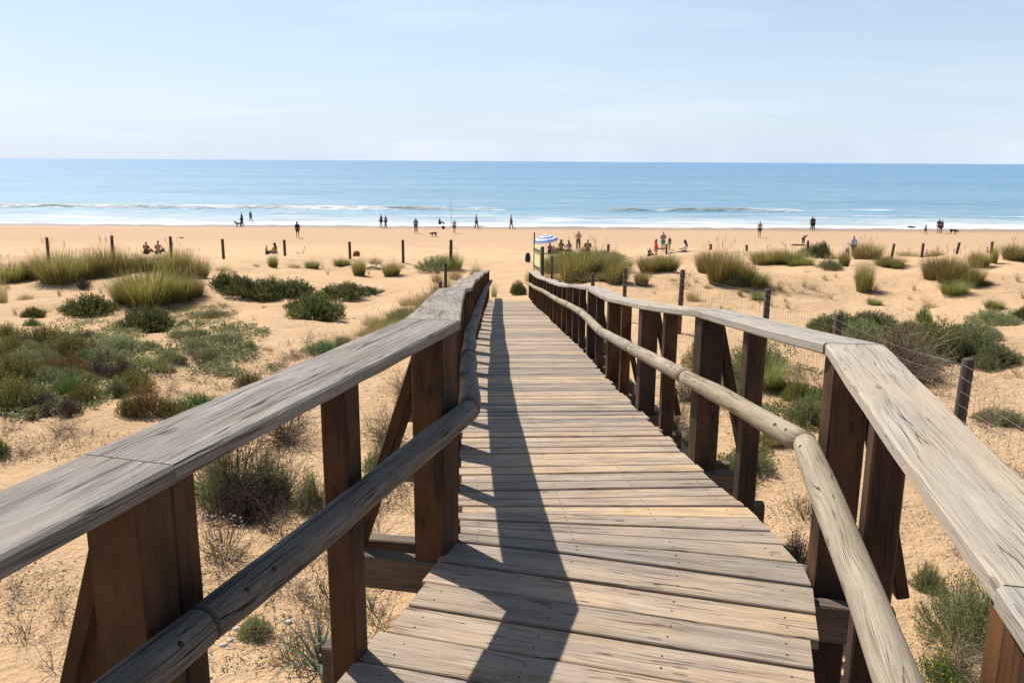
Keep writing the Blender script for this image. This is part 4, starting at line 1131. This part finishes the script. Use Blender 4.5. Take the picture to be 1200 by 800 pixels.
# sign by the end of the walkway
sg_ = empty('information_sign', W(ray(632, 345).x*27, 27.5, ground(1, 27.5))); tag(sg_, 'yellow green sign panel on wooden posts by the right end of the walkway', 'sign')
M_SIGN = cloth('sign_panel_yellow_green', (.80, .82, .42))
yA, yB = 28.1, 27.3
pA = PX(627, 287, yA); pB = PX(633.5, 291, yB); zb_ = PX(633.5, 319, yB).z
b = Buf(); dn = (Vector((pB.x, pB.y, 0))-Vector((pA.x, pA.y, 0))).normalized(); nr = Vector((dn.y, -dn.x, 0))
b.sweep([(Vector((pA.x, pA.y, (pA.z+zb_)/2)), nr, Vector((0, 0, 1))), (Vector((pB.x, pB.y, (pA.z+zb_)/2)), nr, Vector((0, 0, 1)))], rect(.03, pA.z-zb_, .004)); pa(b, 'sign_panel', M_SIGN, sg_)
b = Buf(); q = PX(636, 290, yB-.05); b.bar((q.x, q.y, W(0, 0, ground(q.x, q.y)).z-.1), (q.x, q.y, q.z+.03), .10, .10, upv=(0, 1, 0)); pa(b, 'post', M_FPOST, sg_)
q2 = PX(627, 272, yA+.1); b = Buf(); b.tube([(q2.x-.02, q2.y, W(0, 0, ground(q2.x, q2.y)).z-.1), (q2.x-.02, q2.y, q2.z)], .022, 8); pa(b, 'pole', M_FPOST, sg_)
for k in range(2):
    b = Buf(); zz = lerp(pA.z, zb_, .15+.7*k); o_ = nr*-.02; b.bar(Vector((pA.x, pA.y, zz))+o_*-2.2, Vector((pB.x, pB.y, zz))+o_*-2.2, .03, .06); pa(b, 'crossbar', M_FPOST, sg_)

# ------------------------------------------------------------------ parasol
def parasol(u, v, y):
    g_ = Vector(W(ray(u, v).x*y, y, ground(ray(u, v).x*y, y))); root = empty('beach_umbrella', g_); tag(root, 'blue and white striped beach umbrella over the seated group', 'beach umbrella')
    tl = Vector((-.12, -.10, 1)).normalized(); top = Vector((-.1, -.15, 1.62))
    b = Buf(); b.tube([Vector((.05, 0, -.2)), top], .018, 8); b.build('pole', plain('white_pole', (.7, .7, .7), .4), root, True)
    m, nt, bb = mat('striped_canopy'); tc = N(nt, 'ShaderNodeTexCoord'); sp = N(nt, 'ShaderNodeSeparateXYZ'); nt.links.new(tc.outputs['UV'], sp.inputs[0])
    st = math_(nt, 'GREATER_THAN', math_(nt, 'FRACT', math_(nt, 'MULTIPLY', sp.outputs[1], 3.0)), .52)
    nt.links.new(mix(nt, (.80, .83, .86), (.07, .20, .62), st), bb.inputs['Base Color']); bb.inputs['Roughness'].default_value = .7
    tr = N(nt, 'ShaderNodeBsdfTranslucent'); nt.links.new(mix(nt, (.80, .83, .86), (.07, .20, .62), st), tr.inputs[0]); mx = N(nt, 'ShaderNodeMixShader'); mx.inputs[0].default_value = .3
    nt.links.new(bb.outputs[0], mx.inputs[1]); nt.links.new(tr.outputs[0], mx.inputs[2]); nt.links.new(mx.outputs[0], nt.nodes['Material Output'].inputs[0])
    b = Buf(); n = 8; rr = 1.12; rows = []
    sx = tl.cross(Vector((0, 1, 0))).normalized(); sy = tl.cross(sx)
    for k in range(8):
        q = k/7; ring = []
        for i in range(n*4):
            a = i/(n*4)*2*math.pi; f = 1-.05*abs(math.sin(a*n/2)) if k else 1; r = rr*q*f; z = .48*(1-q**1.7)-(.02*(1-abs(math.cos(a*n/2))) if k == 7 else 0)
            ring.append(top+tl*(z-.45)+sx*r*math.cos(a)+sy*r*math.sin(a))
        rows.append(b.add(ring))
    nn = n*4
    for k in range(7):
        for i in range(nn):
            j = (i+1) % nn; b.face((rows[k]+i, rows[k]+j, rows[k+1]+j, rows[k+1]+i), [(0, k/7), (0, k/7), (0, (k+1)/7), (0, (k+1)/7)])
    for i in range(nn):   # valance
        j = (i+1) % nn; p = b.v[rows[-1]+i]; q = b.v[rows[-1]+j]; i0 = b.add([p, q, q-tl*.1, p-tl*.1]); b.face((i0, i0+1, i0+2, i0+3), [(0, .0)]*4)
    b.build('canopy', m, root, True)
    for i in range(n):
        a = i/n*2*math.pi; b2 = Buf(); b2.tube([top+tl*.0, top+tl*(-.43)+sx*rr*.97*math.cos(a)+sy*rr*.97*math.sin(a)], .006, 5); b2.build('rib', M_WIRE, root)
parasol(640, 292, 74)

# ------------------------------------------------------------------ people
JOBS = []
def person(x, y, h, face, pose, shirt, pants, hair, label, skin=(.42, .25, .17), sleeves=.5, legs='long', hairlong=False, group=None, cat='person', z=None, dress=False, hat=None, lean=0., arms='down'):
    k = h/1.72; d = Vector((math.sin(face), math.cos(face), 0)); s = Vector((d.y, -d.x, 0)); U = Vector((0, 0, 1))
    def P(f, r, u_): return (d*f+s*r+U*u_)*k
    if pose in ('stand', 'walk', 'bend'):
        st = .20 if pose == 'walk' else .05
        hipz = .90; J = {}
        J['pel'] = P(0, 0, hipz); J['sp'] = P(.0, 0, 1.08); J['ch'] = P(.0, 0, 1.27); J['nb'] = P(-.01, 0, 1.44); J['hd0'] = P(.015, 0, 1.52); J['hd'] = P(.03, 0, 1.62); J['ht'] = P(.02, 0, 1.69)
        for sg, nm in ((-1, 'l'), (1, 'r')):
            f = st*sg
            J['hp'+nm] = P(0, .095*sg, .86); J['kn'+nm] = P(f*.55+.03, .10*sg, .47); J['an'+nm] = P(f-.02, .10*sg, .08); J['to'+nm] = P(f+.14, .115*sg, .03)
            J['sh'+nm] = P(-.01, .175*sg, 1.39)
            fa = -f*.8
            if arms == 'hips': J['el'+nm] = P(-.06, .34*sg, 1.14); J['wr'+nm] = P(.06, .18*sg, 1.0); J['ha'+nm] = P(.09, .13*sg, .98)
            elif arms == 'up' and sg == 1: J['el'+nm] = P(.18, .22*sg, 1.25); J['wr'+nm] = P(.20, .14*sg, 1.5); J['ha'+nm] = P(.20, .10*sg, 1.58)
            elif arms == 'fold': J['el'+nm] = P(.02, .25*sg, 1.12); J['wr'+nm] = P(.2, .06*sg, 1.14); J['ha'+nm] = P(.22, -.02*sg, 1.15)
            else: J['el'+nm] = P(fa*.5-.03, .23*sg, 1.11); J['wr'+nm] = P(fa+.06, .24*sg, .86); J['ha'+nm] = P(fa+.09, .24*sg, .77)
        if pose == 'bend':
            piv = J['pel']; c_, s_ = math.cos(1.0), math.sin(1.0)
            for n_ in J:
                if n_[:2] in ('sp', 'ch', 'nb', 'hd', 'ht', 'sh', 'el', 'wr', 'ha'):
                    q = J[n_]-piv; f = q.dot(d); u_ = q.dot(U); q2 = s*q.dot(s)+d*(f*c_+u_*s_)+U*(-f*s_+u_*c_); J[n_] = piv+q2
    else:  # sit on sand, knees up a little
        J = {}; lf = -lean
        J['pel'] = P(0, 0, .13); J['sp'] = P(-.04, 0, .31); J['ch'] = P(-.04+lean*.1, 0, .50); J['nb'] = P(0+lean*.2, 0, .67); J['hd0'] = P(.03+lean*.2, 0, .75); J['hd'] = P(.05+lean*.2, 0, .85); J['ht'] = P(.04+lean*.2, 0, .92)
        for sg, nm in ((-1, 'l'), (1, 'r')):
            J['hp'+nm] = P(.03, .10*sg, .12); J['kn'+nm] = P(.40, .15*sg, .34 if pose == 'sit' else .12); J['an'+nm] = P(.68, .12*sg, .07); J['to'+nm] = P(.82, .13*sg, .10)
            J['sh'+nm] = P(0, .175*sg, .62); J['el'+nm] = P(.12, .25*sg, .38); J['wr'+nm] = P(.32, .18*sg, .33); J['ha'+nm] = P(.38, .15*sg, .33)
            if pose == 'bench':
                J['kn'+nm] = P(.42, .12*sg, .13); J['an'+nm] = P(.46, .12*sg, -.30); J['to'+nm] = P(.60, .12*sg, -.36)
    RD = dict(pel=.135, sp=.115, ch=.135, nb=.062, hd0=.06, hd=.098, ht=.06, hp=.098, kn=.062, an=.042, to=.034, sh=.066, el=.044, wr=.03, ha=.036)
    rad = lambda n_, a=0: (RD.get(n_, RD.get(n_[:2], .05))+a)*k
    body = ['pel', 'sp', 'ch', 'nb', 'hd0', 'hd', 'ht']+[a+n_ for n_ in 'lr' for a in ('hp', 'kn', 'an', 'to', 'sh', 'el', 'wr', 'ha')]
    ed = [('pel', 'sp'), ('sp', 'ch'), ('ch', 'nb'), ('nb', 'hd0'), ('hd0', 'hd'), ('hd', 'ht')]
    for n_ in 'lr': ed += [('pel', 'hp'+n_), ('hp'+n_, 'kn'+n_), ('kn'+n_, 'an'+n_), ('an'+n_, 'to'+n_), ('ch', 'sh'+n_), ('sh'+n_, 'el'+n_), ('el'+n_, 'wr'+n_), ('wr'+n_, 'ha'+n_)]
    if z is None: z = ground(x, y)
    root = empty('person', W(x, y, z)); tag(root, label, cat, group)
    def job(name, pts, edges, col):
        JOBS.append((name, [p for _, p, _ in pts], [(a, b_) for a, b_ in edges], [r for _, _, r in pts], col, root))
    idx = {n_: i for i, n_ in enumerate(body)}
    job('body', [(n_, J[n_], rad(n_)) for n_ in body], [(idx[a], idx[b_]) for a, b_ in ed], ('skin_tone', skin))
    if shirt:
        q = {'a': J['pel'].lerp(J['sp'], .3), 'b': J['sp'], 'c': J['ch'], 'd': J['ch'].lerp(J['nb'], .72)}
        pts = [('a', q['a'], rad('pel', .014)), ('b', q['b'], rad('sp', .02)), ('c', q['c'], rad('ch', .02)), ('d', q['d'], .078*k)]
        es = [(0, 1), (1, 2), (2, 3)]
        for n_ in 'lr':
            i0 = len(pts); pts.append(('s', J['sh'+n_], rad('sh', .014)))
            e_ = J['sh'+n_].lerp(J['el'+n_], min(1, sleeves*1.6)); pts.append(('e', e_, rad('el', .018))); es += [(2, i0), (i0, i0+1)]
            if sleeves > .7: pts.append(('w', J['el'+n_].lerp(J['wr'+n_], .9), rad('wr', .014))); es.append((i0+1, i0+2))
        if dress:
            pts.append(('k', J['pel']-U*.22*k, .2*k)); es.append((0, len(pts)-1))
        job('shirt' if not dress else 'dress', pts, es, ('cloth', shirt))
    if pants:
        pts = [('p', J['pel'], rad('pel', .012))]; es = []
        for n_ in 'lr':
            i0 = len(pts); pts.append(('h', J['hp'+n_], rad('hp', .016)))
            t_ = 1 if legs == 'long' else .75
            pts.append(('k', J['hp'+n_].lerp(J['kn'+n_], t_), rad('kn', .022))); es += [(0, i0), (i0, i0+1)]
            if legs == 'long': pts.append(('a', J['kn'+n_].lerp(J['an'+n_], .92), rad('an', .022))); es.append((i0+1, i0+2))
        job('trousers' if legs == 'long' else 'shorts', pts, es, ('cloth', pants))
    if hair:
        back = -d*.03*k
        pts = [('a', J['hd']+back*.8+U*.005*k, .092*k), ('b', J['ht']+back*.5+U*.0*k, .078*k)]; es = [(0, 1)]
        if hairlong: pts += [('c', J['nb']-d*.07*k+U*.05*k, .07*k), ('d', J['ch']-d*.13*k, .05*k)]; es += [(0, 2), (2, 3)]
        job('hair' if not hat else 'cap', pts, es, ('cloth', hat or hair))
    return root
def fin():
    tmp = []
    for name, vs, es, rs, col, root in JOBS:
        me = bpy.data.meshes.new(name); me.from_pydata([tuple(v) for v in vs], es, [])
        o = bpy.data.objects.new('tmp', me); COL.objects.link(o)
        md = o.modifiers.new('skin', 'SKIN'); md.use_smooth_shade = True
        if not me.skin_vertices: me.attributes.new
        tmp.append(o)
    for o, (name, vs, es, rs, col, root) in zip(tmp, JOBS):
        me = o.data
        if len(me.skin_vertices) == 0:
            bpy.context.view_layer.objects.active = o; bpy.ops.mesh.customdata_skin_add()
        sv = me.skin_vertices[0].data
        for i, r in enumerate(rs):
            rr = r*1.0
            sv[i].radius = (rr*(1.15 if name in ('body', 'shirt', 'dress', 'trousers', 'shorts') and i in (0, 1, 2) and len(rs) > 3 else 1), rr*.9)
        sv[0].use_root = True
        sd_ = o.modifiers.new('sub', 'SUBSURF'); sd_.levels = 1; sd_.render_levels = 1
    dg = bpy.context.evaluated_depsgraph_get(); dg.update()
    for o, (name, vs, es, rs, col, root) in zip(tmp, JOBS):
        me = bpy.data.meshes.new_from_object(o.evaluated_get(dg)); me.name = name
        kind, c = col
        me.materials.clear(); me.materials.append(cloth('%s_%02d_%02d_%02d' % (kind, *(int(q*99) for q in c)), c))
        n = bpy.data.objects.new(name, me); COL.objects.link(n); n.parent = root
    for o in tmp: bpy.data.objects.remove(o)
def atp(u, v, z=None):
    """beach position for a foot at pixel u, v on the flat sand"""
    x, y = hit(u, v); return x, y
BLK = (.02, .02, .025); NAVY = (.03, .05, .12); WHT = (.75, .75, .75)
HR = (.02, .014, .01); HB = (.10, .06, .035)
def pp(u, v, h, face, pose, *a, y=None, **k):
    if y is None: x, y = hit(u, v)
    else: x = ray(u, v).x*y
    if y > 108: 
        k['z'] = -8.32
        y = min(y, 116)
        x = ray(u, v).x*y
    return person(x, y, h*(1.06 if 55 < y < 100 else 1), face, pose, *a, **k)
D = math.radians
pp(283.5, 261.5, 1.75, D(-100), 'walk', NAVY, BLK, HR, 'person in dark blue walking a dog at the water line on the left', y=106)
pp(294, 258.6, 1.5, D(10), 'walk', (.1, .14, .22), BLK, HR, 'person wading in the foam right of the dog walker', y=114)
pp(349, 279, 1.65, D(0), 'stand', BLK, BLK, HR, 'dark haired person in black standing alone on the left beach', legs='short', hairlong=True, sleeves=.9)
pp(312.7, 301, 1.35, D(75), 'sit', (.38, .55, .08), BLK, HR, 'child in a green top sitting on the sand', y=66)
pp(322.7, 301, 1.7, D(-70), 'sit', (.70, .26, .12), (.1, .12, .2), HR, 'person in an orange top sitting beside the child in green', y=66, hairlong=True)
pp(172.4, 305, 1.6, D(10), 'sit', (.04, .03, .04), BLK, HR, 'left one of two heads showing above the left ridge grass', y=60)
pp(186.5, 305, 1.75, D(0), 'sit', None, BLK, HR, 'right one of two heads above the left ridge grass, bare shouldered', y=60, skin=(.42, .24, .16))
pp(446.6, 260, 1.75, D(-80), 'walk', (.06, .09, .14), BLK, HR, 'left walker of the pair at the water line left of centre', y=104, legs='short')
pp(452, 260, 1.6, D(-75), 'walk', (.12, .16, .25), (.05, .06, .1), HR, 'right walker of the pair at the water line left of centre', y=104)
pp(487.5, 273.5, 1.72, D(5), 'stand', (.06, .25, .55), (.04, .07, .14), (.06, .25, .55), 'person in a blue hooded jacket standing on the beach', sleeves=.9)
pp(515, 263, 1.7, D(95), 'sit', BLK, BLK, HR, 'dark clothed angler sitting near the water', sleeves=.9)
pp(532.5, 273.5, 1.5, D(-10), 'stand', (.55, .42, .4), (.04, .02, .03), HB, 'child in a pale top and dark shorts near the fishing rod', legs='short')
pp(558.3, 260, 1.75, D(70), 'walk', (.07, .1, .2), (.08, .1, .18), HR, 'lone walker in blue at the water line near the centre', y=104)
pp(599, 260, 1.75, D(90), 'walk', (.2, .16, .16), (.18, .13, .12), HB, 'lone walker in brown at the water line above the walkway end', y=104)
Y0 = 74
def stool(u, y, lab):
    x = ray(u, 290).x*y; g_ = ground(x, y); root = empty('camp_stool', W(x, y, g_)); tag(root, lab, 'stool', None)
    b = Buf(); b.bar((-.2, 0, .34), (.2, 0, .34), .34, .03); b.build('seat', cloth('stool_canvas', (.12, .14, .2)), root)
    for q in (-1, 1):
        for r_ in (-1, 1):
            b = Buf(); b.tube([Vector((.17*q, .15*r_, .33)), Vector((.19*q, -.15*r_, -.03))], .012, 6); b.build('leg', M_WIRE, root)
    return g_+.31
pp(644.5, 294, 1.6, D(160), 'sit', (.40, .12, .38), BLK, HR, 'person in purple sitting under the umbrella', y=Y0, hairlong=True)
pp(649, 295, 1.35, D(190), 'sit', (.85, .3, .45), (.7, .28, .4), HR, 'child in pink sitting at the edge of the umbrella shade', y=Y0-1)
pp(653.2, 295, 1.15, D(170), 'sit', (.12, .06, .06), BLK, HR, 'small dark child beside the child in pink', y=Y0-1)
pp(657.6, 292.6, 1.75, D(30), 'bench', BLK, BLK, HR, 'long haired woman in black sitting right of the umbrella', y=Y0-3, z=stool(657.6, Y0-3, 'camp stool under the long haired woman in black'), hairlong=True)
pp(666.5, 292.6, 1.7, D(-20), 'bench', (.36, .28, .48), BLK, HR, 'woman in a patterned violet top sitting with a white bag', y=Y0-4, z=stool(666.5, Y0-4, 'camp stool under the woman in violet'), hairlong=True)
pp(677.6, 291.5, 1.75, D(200), 'stand', (.46, .27, .19), (.07, .075, .11), HB, 'man in a tan top and dark trousers standing with folded arms', y=77, arms='fold')
pp(683.2, 293, 1.3, D(200), 'sit', (.65, .25, .25), (.6, .6, .62), HR, 'child in red and white sitting beside the person in black', y=Y0-2)
pp(688.6, 294, 1.9, D(10), 'bench', BLK, BLK, HR, 'broad person in a black shirt sitting with back turned', y=Y0-4, z=stool(688.6, Y0-4, 'camp stool under the broad person in black'))
pp(761.3, 293, 1.3, D(150), 'sit', (.05, .04, .06), BLK, HR, 'small child in dark swimwear sitting left of the girl in red', y=70)
pp(768.5, 299, 1.35, D(110), 'stand', (.80, .05, .10), None, HR, 'girl in a red dress standing on the right beach', y=60, dress=True, hairlong=True)
pp(776.7, 291.5, 1.78, D(170), 'stand', (.30, .28, .29), (.02, .34, .30), HB, 'man in a grey top and teal shorts behind the girl in red', y=76, legs='short', arms='fold')
pp(784.4, 290, 1.2, D(-30), 'stand', (.05, .04, .05), (.25, .5, .08), HR, 'child in black and lime green beside the man in teal shorts', y=78, legs='short')
pp(802.5, 295.5, 1.65, D(-75), 'bench', (.78, .78, .80), (.03, .04, .08), HR, 'woman in a white top sitting on the broken wooden rail', y=55.4, z=-6.03, hairlong=True)
pp(889.8, 278.5, 1.75, D(-5), 'stand', None, (.05, .04, .09), HB, 'bare chested man in dark shorts on the right beach', legs='short', skin=(.45, .26, .18))
pp(951, 269.5, 1.72, D(60), 'stand', BLK, BLK, HR, 'left one of two people hugging on the right beach', arms='up', sleeves=.9)
pp(953.2, 269.5, 1.6, D(-120), 'stand', (.04, .05, .09), BLK, HR, 'right one of two people hugging on the right beach', arms='up')
pp(941, 287, 1.25, D(60), 'bend', (.04, .05, .04), BLK, HR, 'child in dark clothes bending over a hole in the sand')
pp(992.8, 296.3, 1.2, D(70), 'walk', (.78, .78, .8), (.08, .09, .16), HR, 'child in a white shirt walking beside the adult in blue', y=70)
pp(999.6, 294.8, 1.7, D(-20), 'walk', (.30, .42, .75), (.10, .10, .16), HR, 'adult in a blue and white shirt beside the child in white', y=72, legs='short')
pp(1084, 275, 1.2, D(100), 'walk', (.05, .04, .04), BLK, HR, 'small dark child walking on the right beach', legs='short')
pp(1100, 268, 1.75, D(30), 'stand', (.04, .05, .10), (.06, .05, .06), HR, 'left one of the couple standing near the water at right', legs='short', y=100)
pp(1103.4, 268, 1.65, D(-30), 'stand', (.10, .12, .2), (.04, .04, .05), HR, 'right one of the couple standing near the water at right', legs='short', y=100)
pp(1085.5, 296, 1.3, D(60), 'sit', (.6, .4, .35), (.3, .2, .2), (.5, .06, .06), 'child in a red cap sitting beside a far right post', y=70, hat=(.5, .05, .06))
pp(1156, 296, 1.7, D(90), 'long', (.75, .55, .58), (.5, .2, .25), HB, 'sunbather sitting on the white and pink towel', y=70)
pp(1180, 296.5, 1.65, D(-90), 'sit', (.6, .35, .33), (.7, .5, .45), HR, 'sunbather in pink sitting at the far right behind the grass', y=68)
fin()

# dogs
def dog(u, v, L_, face, lab, col, head='up', y=None):
    if y is None: x, y = hit(u, v)
    else: x = ray(u, v).x*y
    k = L_/.7; d = Vector((math.sin(face), math.cos(face), 0)); s = Vector((d.y, -d.x, 0)); U = Vector((0, 0, 1))
    P = lambda f, r, u_: (d*f+s*r+U*u_)*k
    hz = .62 if head == 'up' else .30; hf = .48 if head == 'up' else .55
    vs = [P(0, 0, .42), P(.2, 0, .41), P(-.25, 0, .43), P(.34, 0, .52 if head == 'up' else .42), P(hf-.06, 0, hz), P(hf+.1, 0, hz-.04)]; rs = [.10, .125, .10, .075, .075, .035]; es = [(0, 1), (0, 2), (1, 3), (3, 4), (4, 5)]
    def chain(a, pts, rr):
        for p, r in zip(pts, rr): vs.append(p); rs.append(r); es.append((a, len(vs)-1)); a = len(vs)-1
    for sg in (-1, 1):
        chain(1, [P(.24, .08*sg, .32), P(.22+.03*sg, .08*sg, .17), P(.23+.05*sg, .08*sg, .03), P(.28+.05*sg, .08*sg, .02)], [.055, .032, .022, .024])
        chain(2, [P(-.24, .08*sg, .32), P(-.18-.03*sg, .08*sg, .22), P(-.30-.04*sg, .08*sg, .14), P(-.28-.04*sg, .08*sg, .03), P(-.23-.04*sg, .08*sg, .02)], [.07, .042, .026, .022, .024])
        chain(4, [P(hf-.1, .045*sg, hz+.08)], [.018])
    chain(2, [P(-.38, 0, .50), P(-.5, 0, .6)], [.028, .014])
    root = empty('dog', W(x, y, ground(x, y) if y < 108 else -8.3)); tag(root, lab, 'dog')
    JOBS.append(('body', vs, es, [r*k*1.1 for r in rs], ('fur', col), root))
JOBS.clear()
dog(280, 263, .75, D(-95), 'black dog beside the walker in dark blue', (.015, .013, .012), y=104)
dog(508.5, 277.5, .7, D(-60), 'dark brown dog on the beach below the angler', (.05, .02, .015), 'down')
dog(1117.5, 268.5, .8, D(90), 'big dark dog sniffing the sand near the couple at right', (.03, .022, .018), 'down', y=99)
fin()

# small things on the beach
def bag(u, v, y, w, h, d_, col, name, lab, cat, col2=None):
    x = ray(u, v).x*y; g_ = ground(x, y); root = empty(name, W(x, y, g_)); tag(root, lab, cat)
    bm = bmesh.new(); bmesh.ops.create_cube(bm, size=1)
    bmesh.ops.subdivide_edges(bm, edges=bm.edges, cuts=3, use_grid_fill=True)
    for q in bm.verts:
        n_ = q.co.normalized()*.6; q.co = q.co.lerp(n_, .45); q.co.x *= w*(1-.25*(q.co.z+.5)); q.co.y *= d_; q.co.z = (q.co.z+.5)*h
    me = bpy.data.meshes.new('body'); bm.to_mesh(me); bm.free(); me.materials.append(cloth(name+lab[:8], col)); o = bpy.data.objects.new('bag_body', me); COL.objects.link(o); o.parent = root
    for p_ in me.polygons: p_.use_smooth = True
    b = Buf(); b.tube([Vector((-w*.25, 0, h*.8)), Vector((-w*.15, 0, h*1.15)), Vector((w*.15, 0, h*1.15)), Vector((w*.25, 0, h*.8))], .018, 6); b.build('handle', cloth('strap'+lab[:8], col2 or col), root, True)
    if col2:
        b = Buf(); b.bar((-w*.42, -d_*.36, h*.25), (w*.42, -d_*.36, h*.25), .05, h*.3); b.build('pocket', cloth('pocket'+lab[:8], col2), root)
bag(618.5, 303, 44, .3, .46, .25, (.03, .04, .07), 'backpack', 'dark backpack with pale blue pocket left of the sign', 'backpack', (.45, .55, .7))
bag(519.5, 263, 103, .4, .35, .3, BLK, 'beach_bag', 'dark bag beside the seated angler', 'bag')
bag(672, 294, 71, .4, .35, .3, (.7, .7, .62), 'beach_bag', 'white bag beside the woman in violet', 'bag')
bag(786.5, 293, 70, .5, .35, .35, (.08, .25, .62), 'beach_bag', 'blue beach bag below the child in lime green', 'bag')
bag(793, 292, 72, .45, .25, .3, (.62, .72, .78), 'beach_bag', 'pale blue bag left of the woman in white', 'bag')
bag(349, 302, 64, .5, .25, .3, BLK, 'beach_bag', 'black bag on the sand left of the tilted stick', 'bag')
bag(418, 305, 49, .42, .34, .4, (.20, .07, .03), 'beach_bag', 'rusty brown sack beside the sixth far fence post', 'sack')
def towel(u, v, y, w, d_, col, lab, rot=0.):
    x = ray(u, v).x*y; b = Buf(); n = 10; i0 = None
    for j in range(n+1):
        for i in range(n+1):
            px = (i/n-.5)*w; py = (j/n-.5)*d_; X_ = x+px*math.cos(rot)-py*math.sin(rot); Y_ = y+px*math.sin(rot)+py*math.cos(rot)
            b.add([W(X_, Y_, ground(X_, Y_)+.02+.012*ns(px*5, py*5, y))])
    for j in range(n):
        for i in range(n):
            a = j*(n+1)+i; b.face((a, a+1, a+n+2, a+n+1), [(0, 0)]*4)
    o = b.build('towel', cloth('towel'+lab[:6], col), None, True)
    sm = o.modifiers.new('thick', 'SOLIDIFY'); sm.thickness = .012
    tag(o, lab, 'towel')
towel(307, 300, 65, 1.1, 1.7, BLK, 'black towel left of the child in green')
towel(328, 301, 65, 1.0, 1.5, (.2, .08, .06), 'dark red towel under the couple seated on the left')
towel(1155, 296, 69.5, 2.2, 1.6, (.8, .74, .76), 'white and pink towel behind the rightmost far post')
# angler's rod, stick and dark lump by the water
b = Buf(); q = PX(528.5, 262, 104); b.tube([q+Vector((0, 0, -.3)), q+Vector((.03, 0, 1.5)), q+Vector((0, -.1, 3.2))], [.03, .022, .012], 6); o = b.build('fishing_rod', plain('rod', (.12, .11, .1), .4)); tag(o, 'thin upright fishing rod planted right of the angler', 'fishing rod')
x, y = hit(353, 303); b = Buf(); y = 63; x = ray(354, 303).x*y; g_ = ground(x, y); b.tube([W(x-.5, y, g_+.05), W(x+.1, y, g_+.25), W(x+.25, y, g_+.75)], .03, 6); o = b.build('stick', M_FPOST); tag(o, 'crooked stick poking from the sand right of the seated couple', 'stick')
def lump(u, v, w, h, lab, y=None):
    x, y_ = hit(u, v); y = y or y_; x = ray(u, v).x*y; bm = bmesh.new(); bmesh.ops.create_icosphere(bm, subdivisions=3, radius=1)
    for q in bm.verts: q.co *= 1+.4*mnoise.noise(q.co*1.7+Vector((u, 0, 0)))
    me = bpy.data.meshes.new('seaweed_heap'); bm.to_mesh(me); bm.free(); me.materials.append(cloth('seaweed', (.05, .035, .02)))
    o = bpy.data.objects.new('seaweed_heap', me); COL.objects.link(o); o.location = W(x, y, ground(x, y)); o.scale = (w/2, w*.3, h); tag(o, lab, 'seaweed')
lump(1068.5, 264, 1.1, .22, 'dark seaweed heap at the water line on the right')
lump(935, 287.5, 1.5, .12, 'flat heap of dark wet sand beside the bending child')
lump(212, 279, .5, .1, 'small dark scrap of seaweed on the smooth sand behind the third far post')

# ------------------------------------------------------------------ light, sky
SAZ = D(-38.5); SEL = D(52)
S = Vector((math.sin(SAZ)*math.cos(SEL), math.cos(SAZ)*math.cos(SEL), math.sin(SEL)))
sl = bpy.data.lights.new('sun', 'SUN'); sl.energy = 5.0; sl.angle = R(.55); sl.color = (1, .95, .87)
so = bpy.data.objects.new('sun', sl); COL.objects.link(so); so.rotation_euler = S.to_track_quat('Z', 'Y').to_euler()
wd = bpy.data.worlds.new('World'); scene.world = wd; wd.use_nodes = True; nt = wd.node_tree; L = nt.links
bg = nt.nodes['Background']; sky = nt.nodes.new('ShaderNodeTexSky'); sky.sky_type = 'NISHITA'; sky.sun_disc = False
sky.sun_elevation = SEL; sky.sun_rotation = SAZ; sky.altitude = 0; sky.air_density = 1.1; sky.dust_density = .7; sky.ozone_density = 2.
tc = nt.nodes.new('ShaderNodeTexCoord'); sp = N(nt, 'ShaderNodeSeparateXYZ'); L.new(tc.outputs['Generated'], sp.inputs[0])
zz = math_(nt, 'MAXIMUM', sp.outputs[2], .02)
cb = N(nt, 'ShaderNodeCombineXYZ'); L.new(math_(nt, 'DIVIDE', sp.outputs[0], math_(nt, 'ADD', zz, .12)), cb.inputs[0]); L.new(math_(nt, 'DIVIDE', sp.outputs[1], math_(nt, 'ADD', zz, .12)), cb.inputs[1])
cl = noise_(nt, cb.outputs[0], .34, 6, .58, (1.0, 1.5, 1)); cl2 = noise_(nt, cb.outputs[0], 1.1, 7, .66, (.5, 2.0, 1))
cv = math_(nt, 'ADD', math_(nt, 'MULTIPLY', cl, .7), math_(nt, 'MULTIPLY', cl2, .3))
cm = ramp(nt, [(.47, (0, 0, 0)), (.66, (1, 1, 1))], cv).outputs[0]
hz = ramp(nt, [(0, (1, 1, 1)), (.06, (.85, .85, .85)), (.2, (.38, .38, .38)), (.45, (0, 0, 0))], sp.outputs[2]).outputs[0]   # milky air low over the sea
c = mix(nt, sky.outputs[0], (6.2, 7.6, 9.4), math_(nt, 'MULTIPLY', hz, .8))
low_ = math_(nt, 'SUBTRACT', 1., math_(nt, 'MULTIPLY', sp.outputs[2], 1.6), clamp=True)
c = mix(nt, c, (8.2, 8.8, 9.8), math_(nt, 'MULTIPLY', math_(nt, 'MULTIPLY', cm, .55), low_))
L.new(c, bg.inputs[0]); bg.inputs[1].default_value = .081
vs_ = scene.view_settings; vs_.view_transform = 'Standard'; vs_.look = 'None'; vs_.exposure = 0.5; vs_.gamma = 1; vs_.use_curve_mapping = False
scene.render.film_transparent = False
scene.cycles.max_bounces = 6; scene.cycles.diffuse_bounces = 3; scene.cycles.glossy_bounces = 3; scene.cycles.transmission_bounces = 4
scene.cycles.use_denoising = True
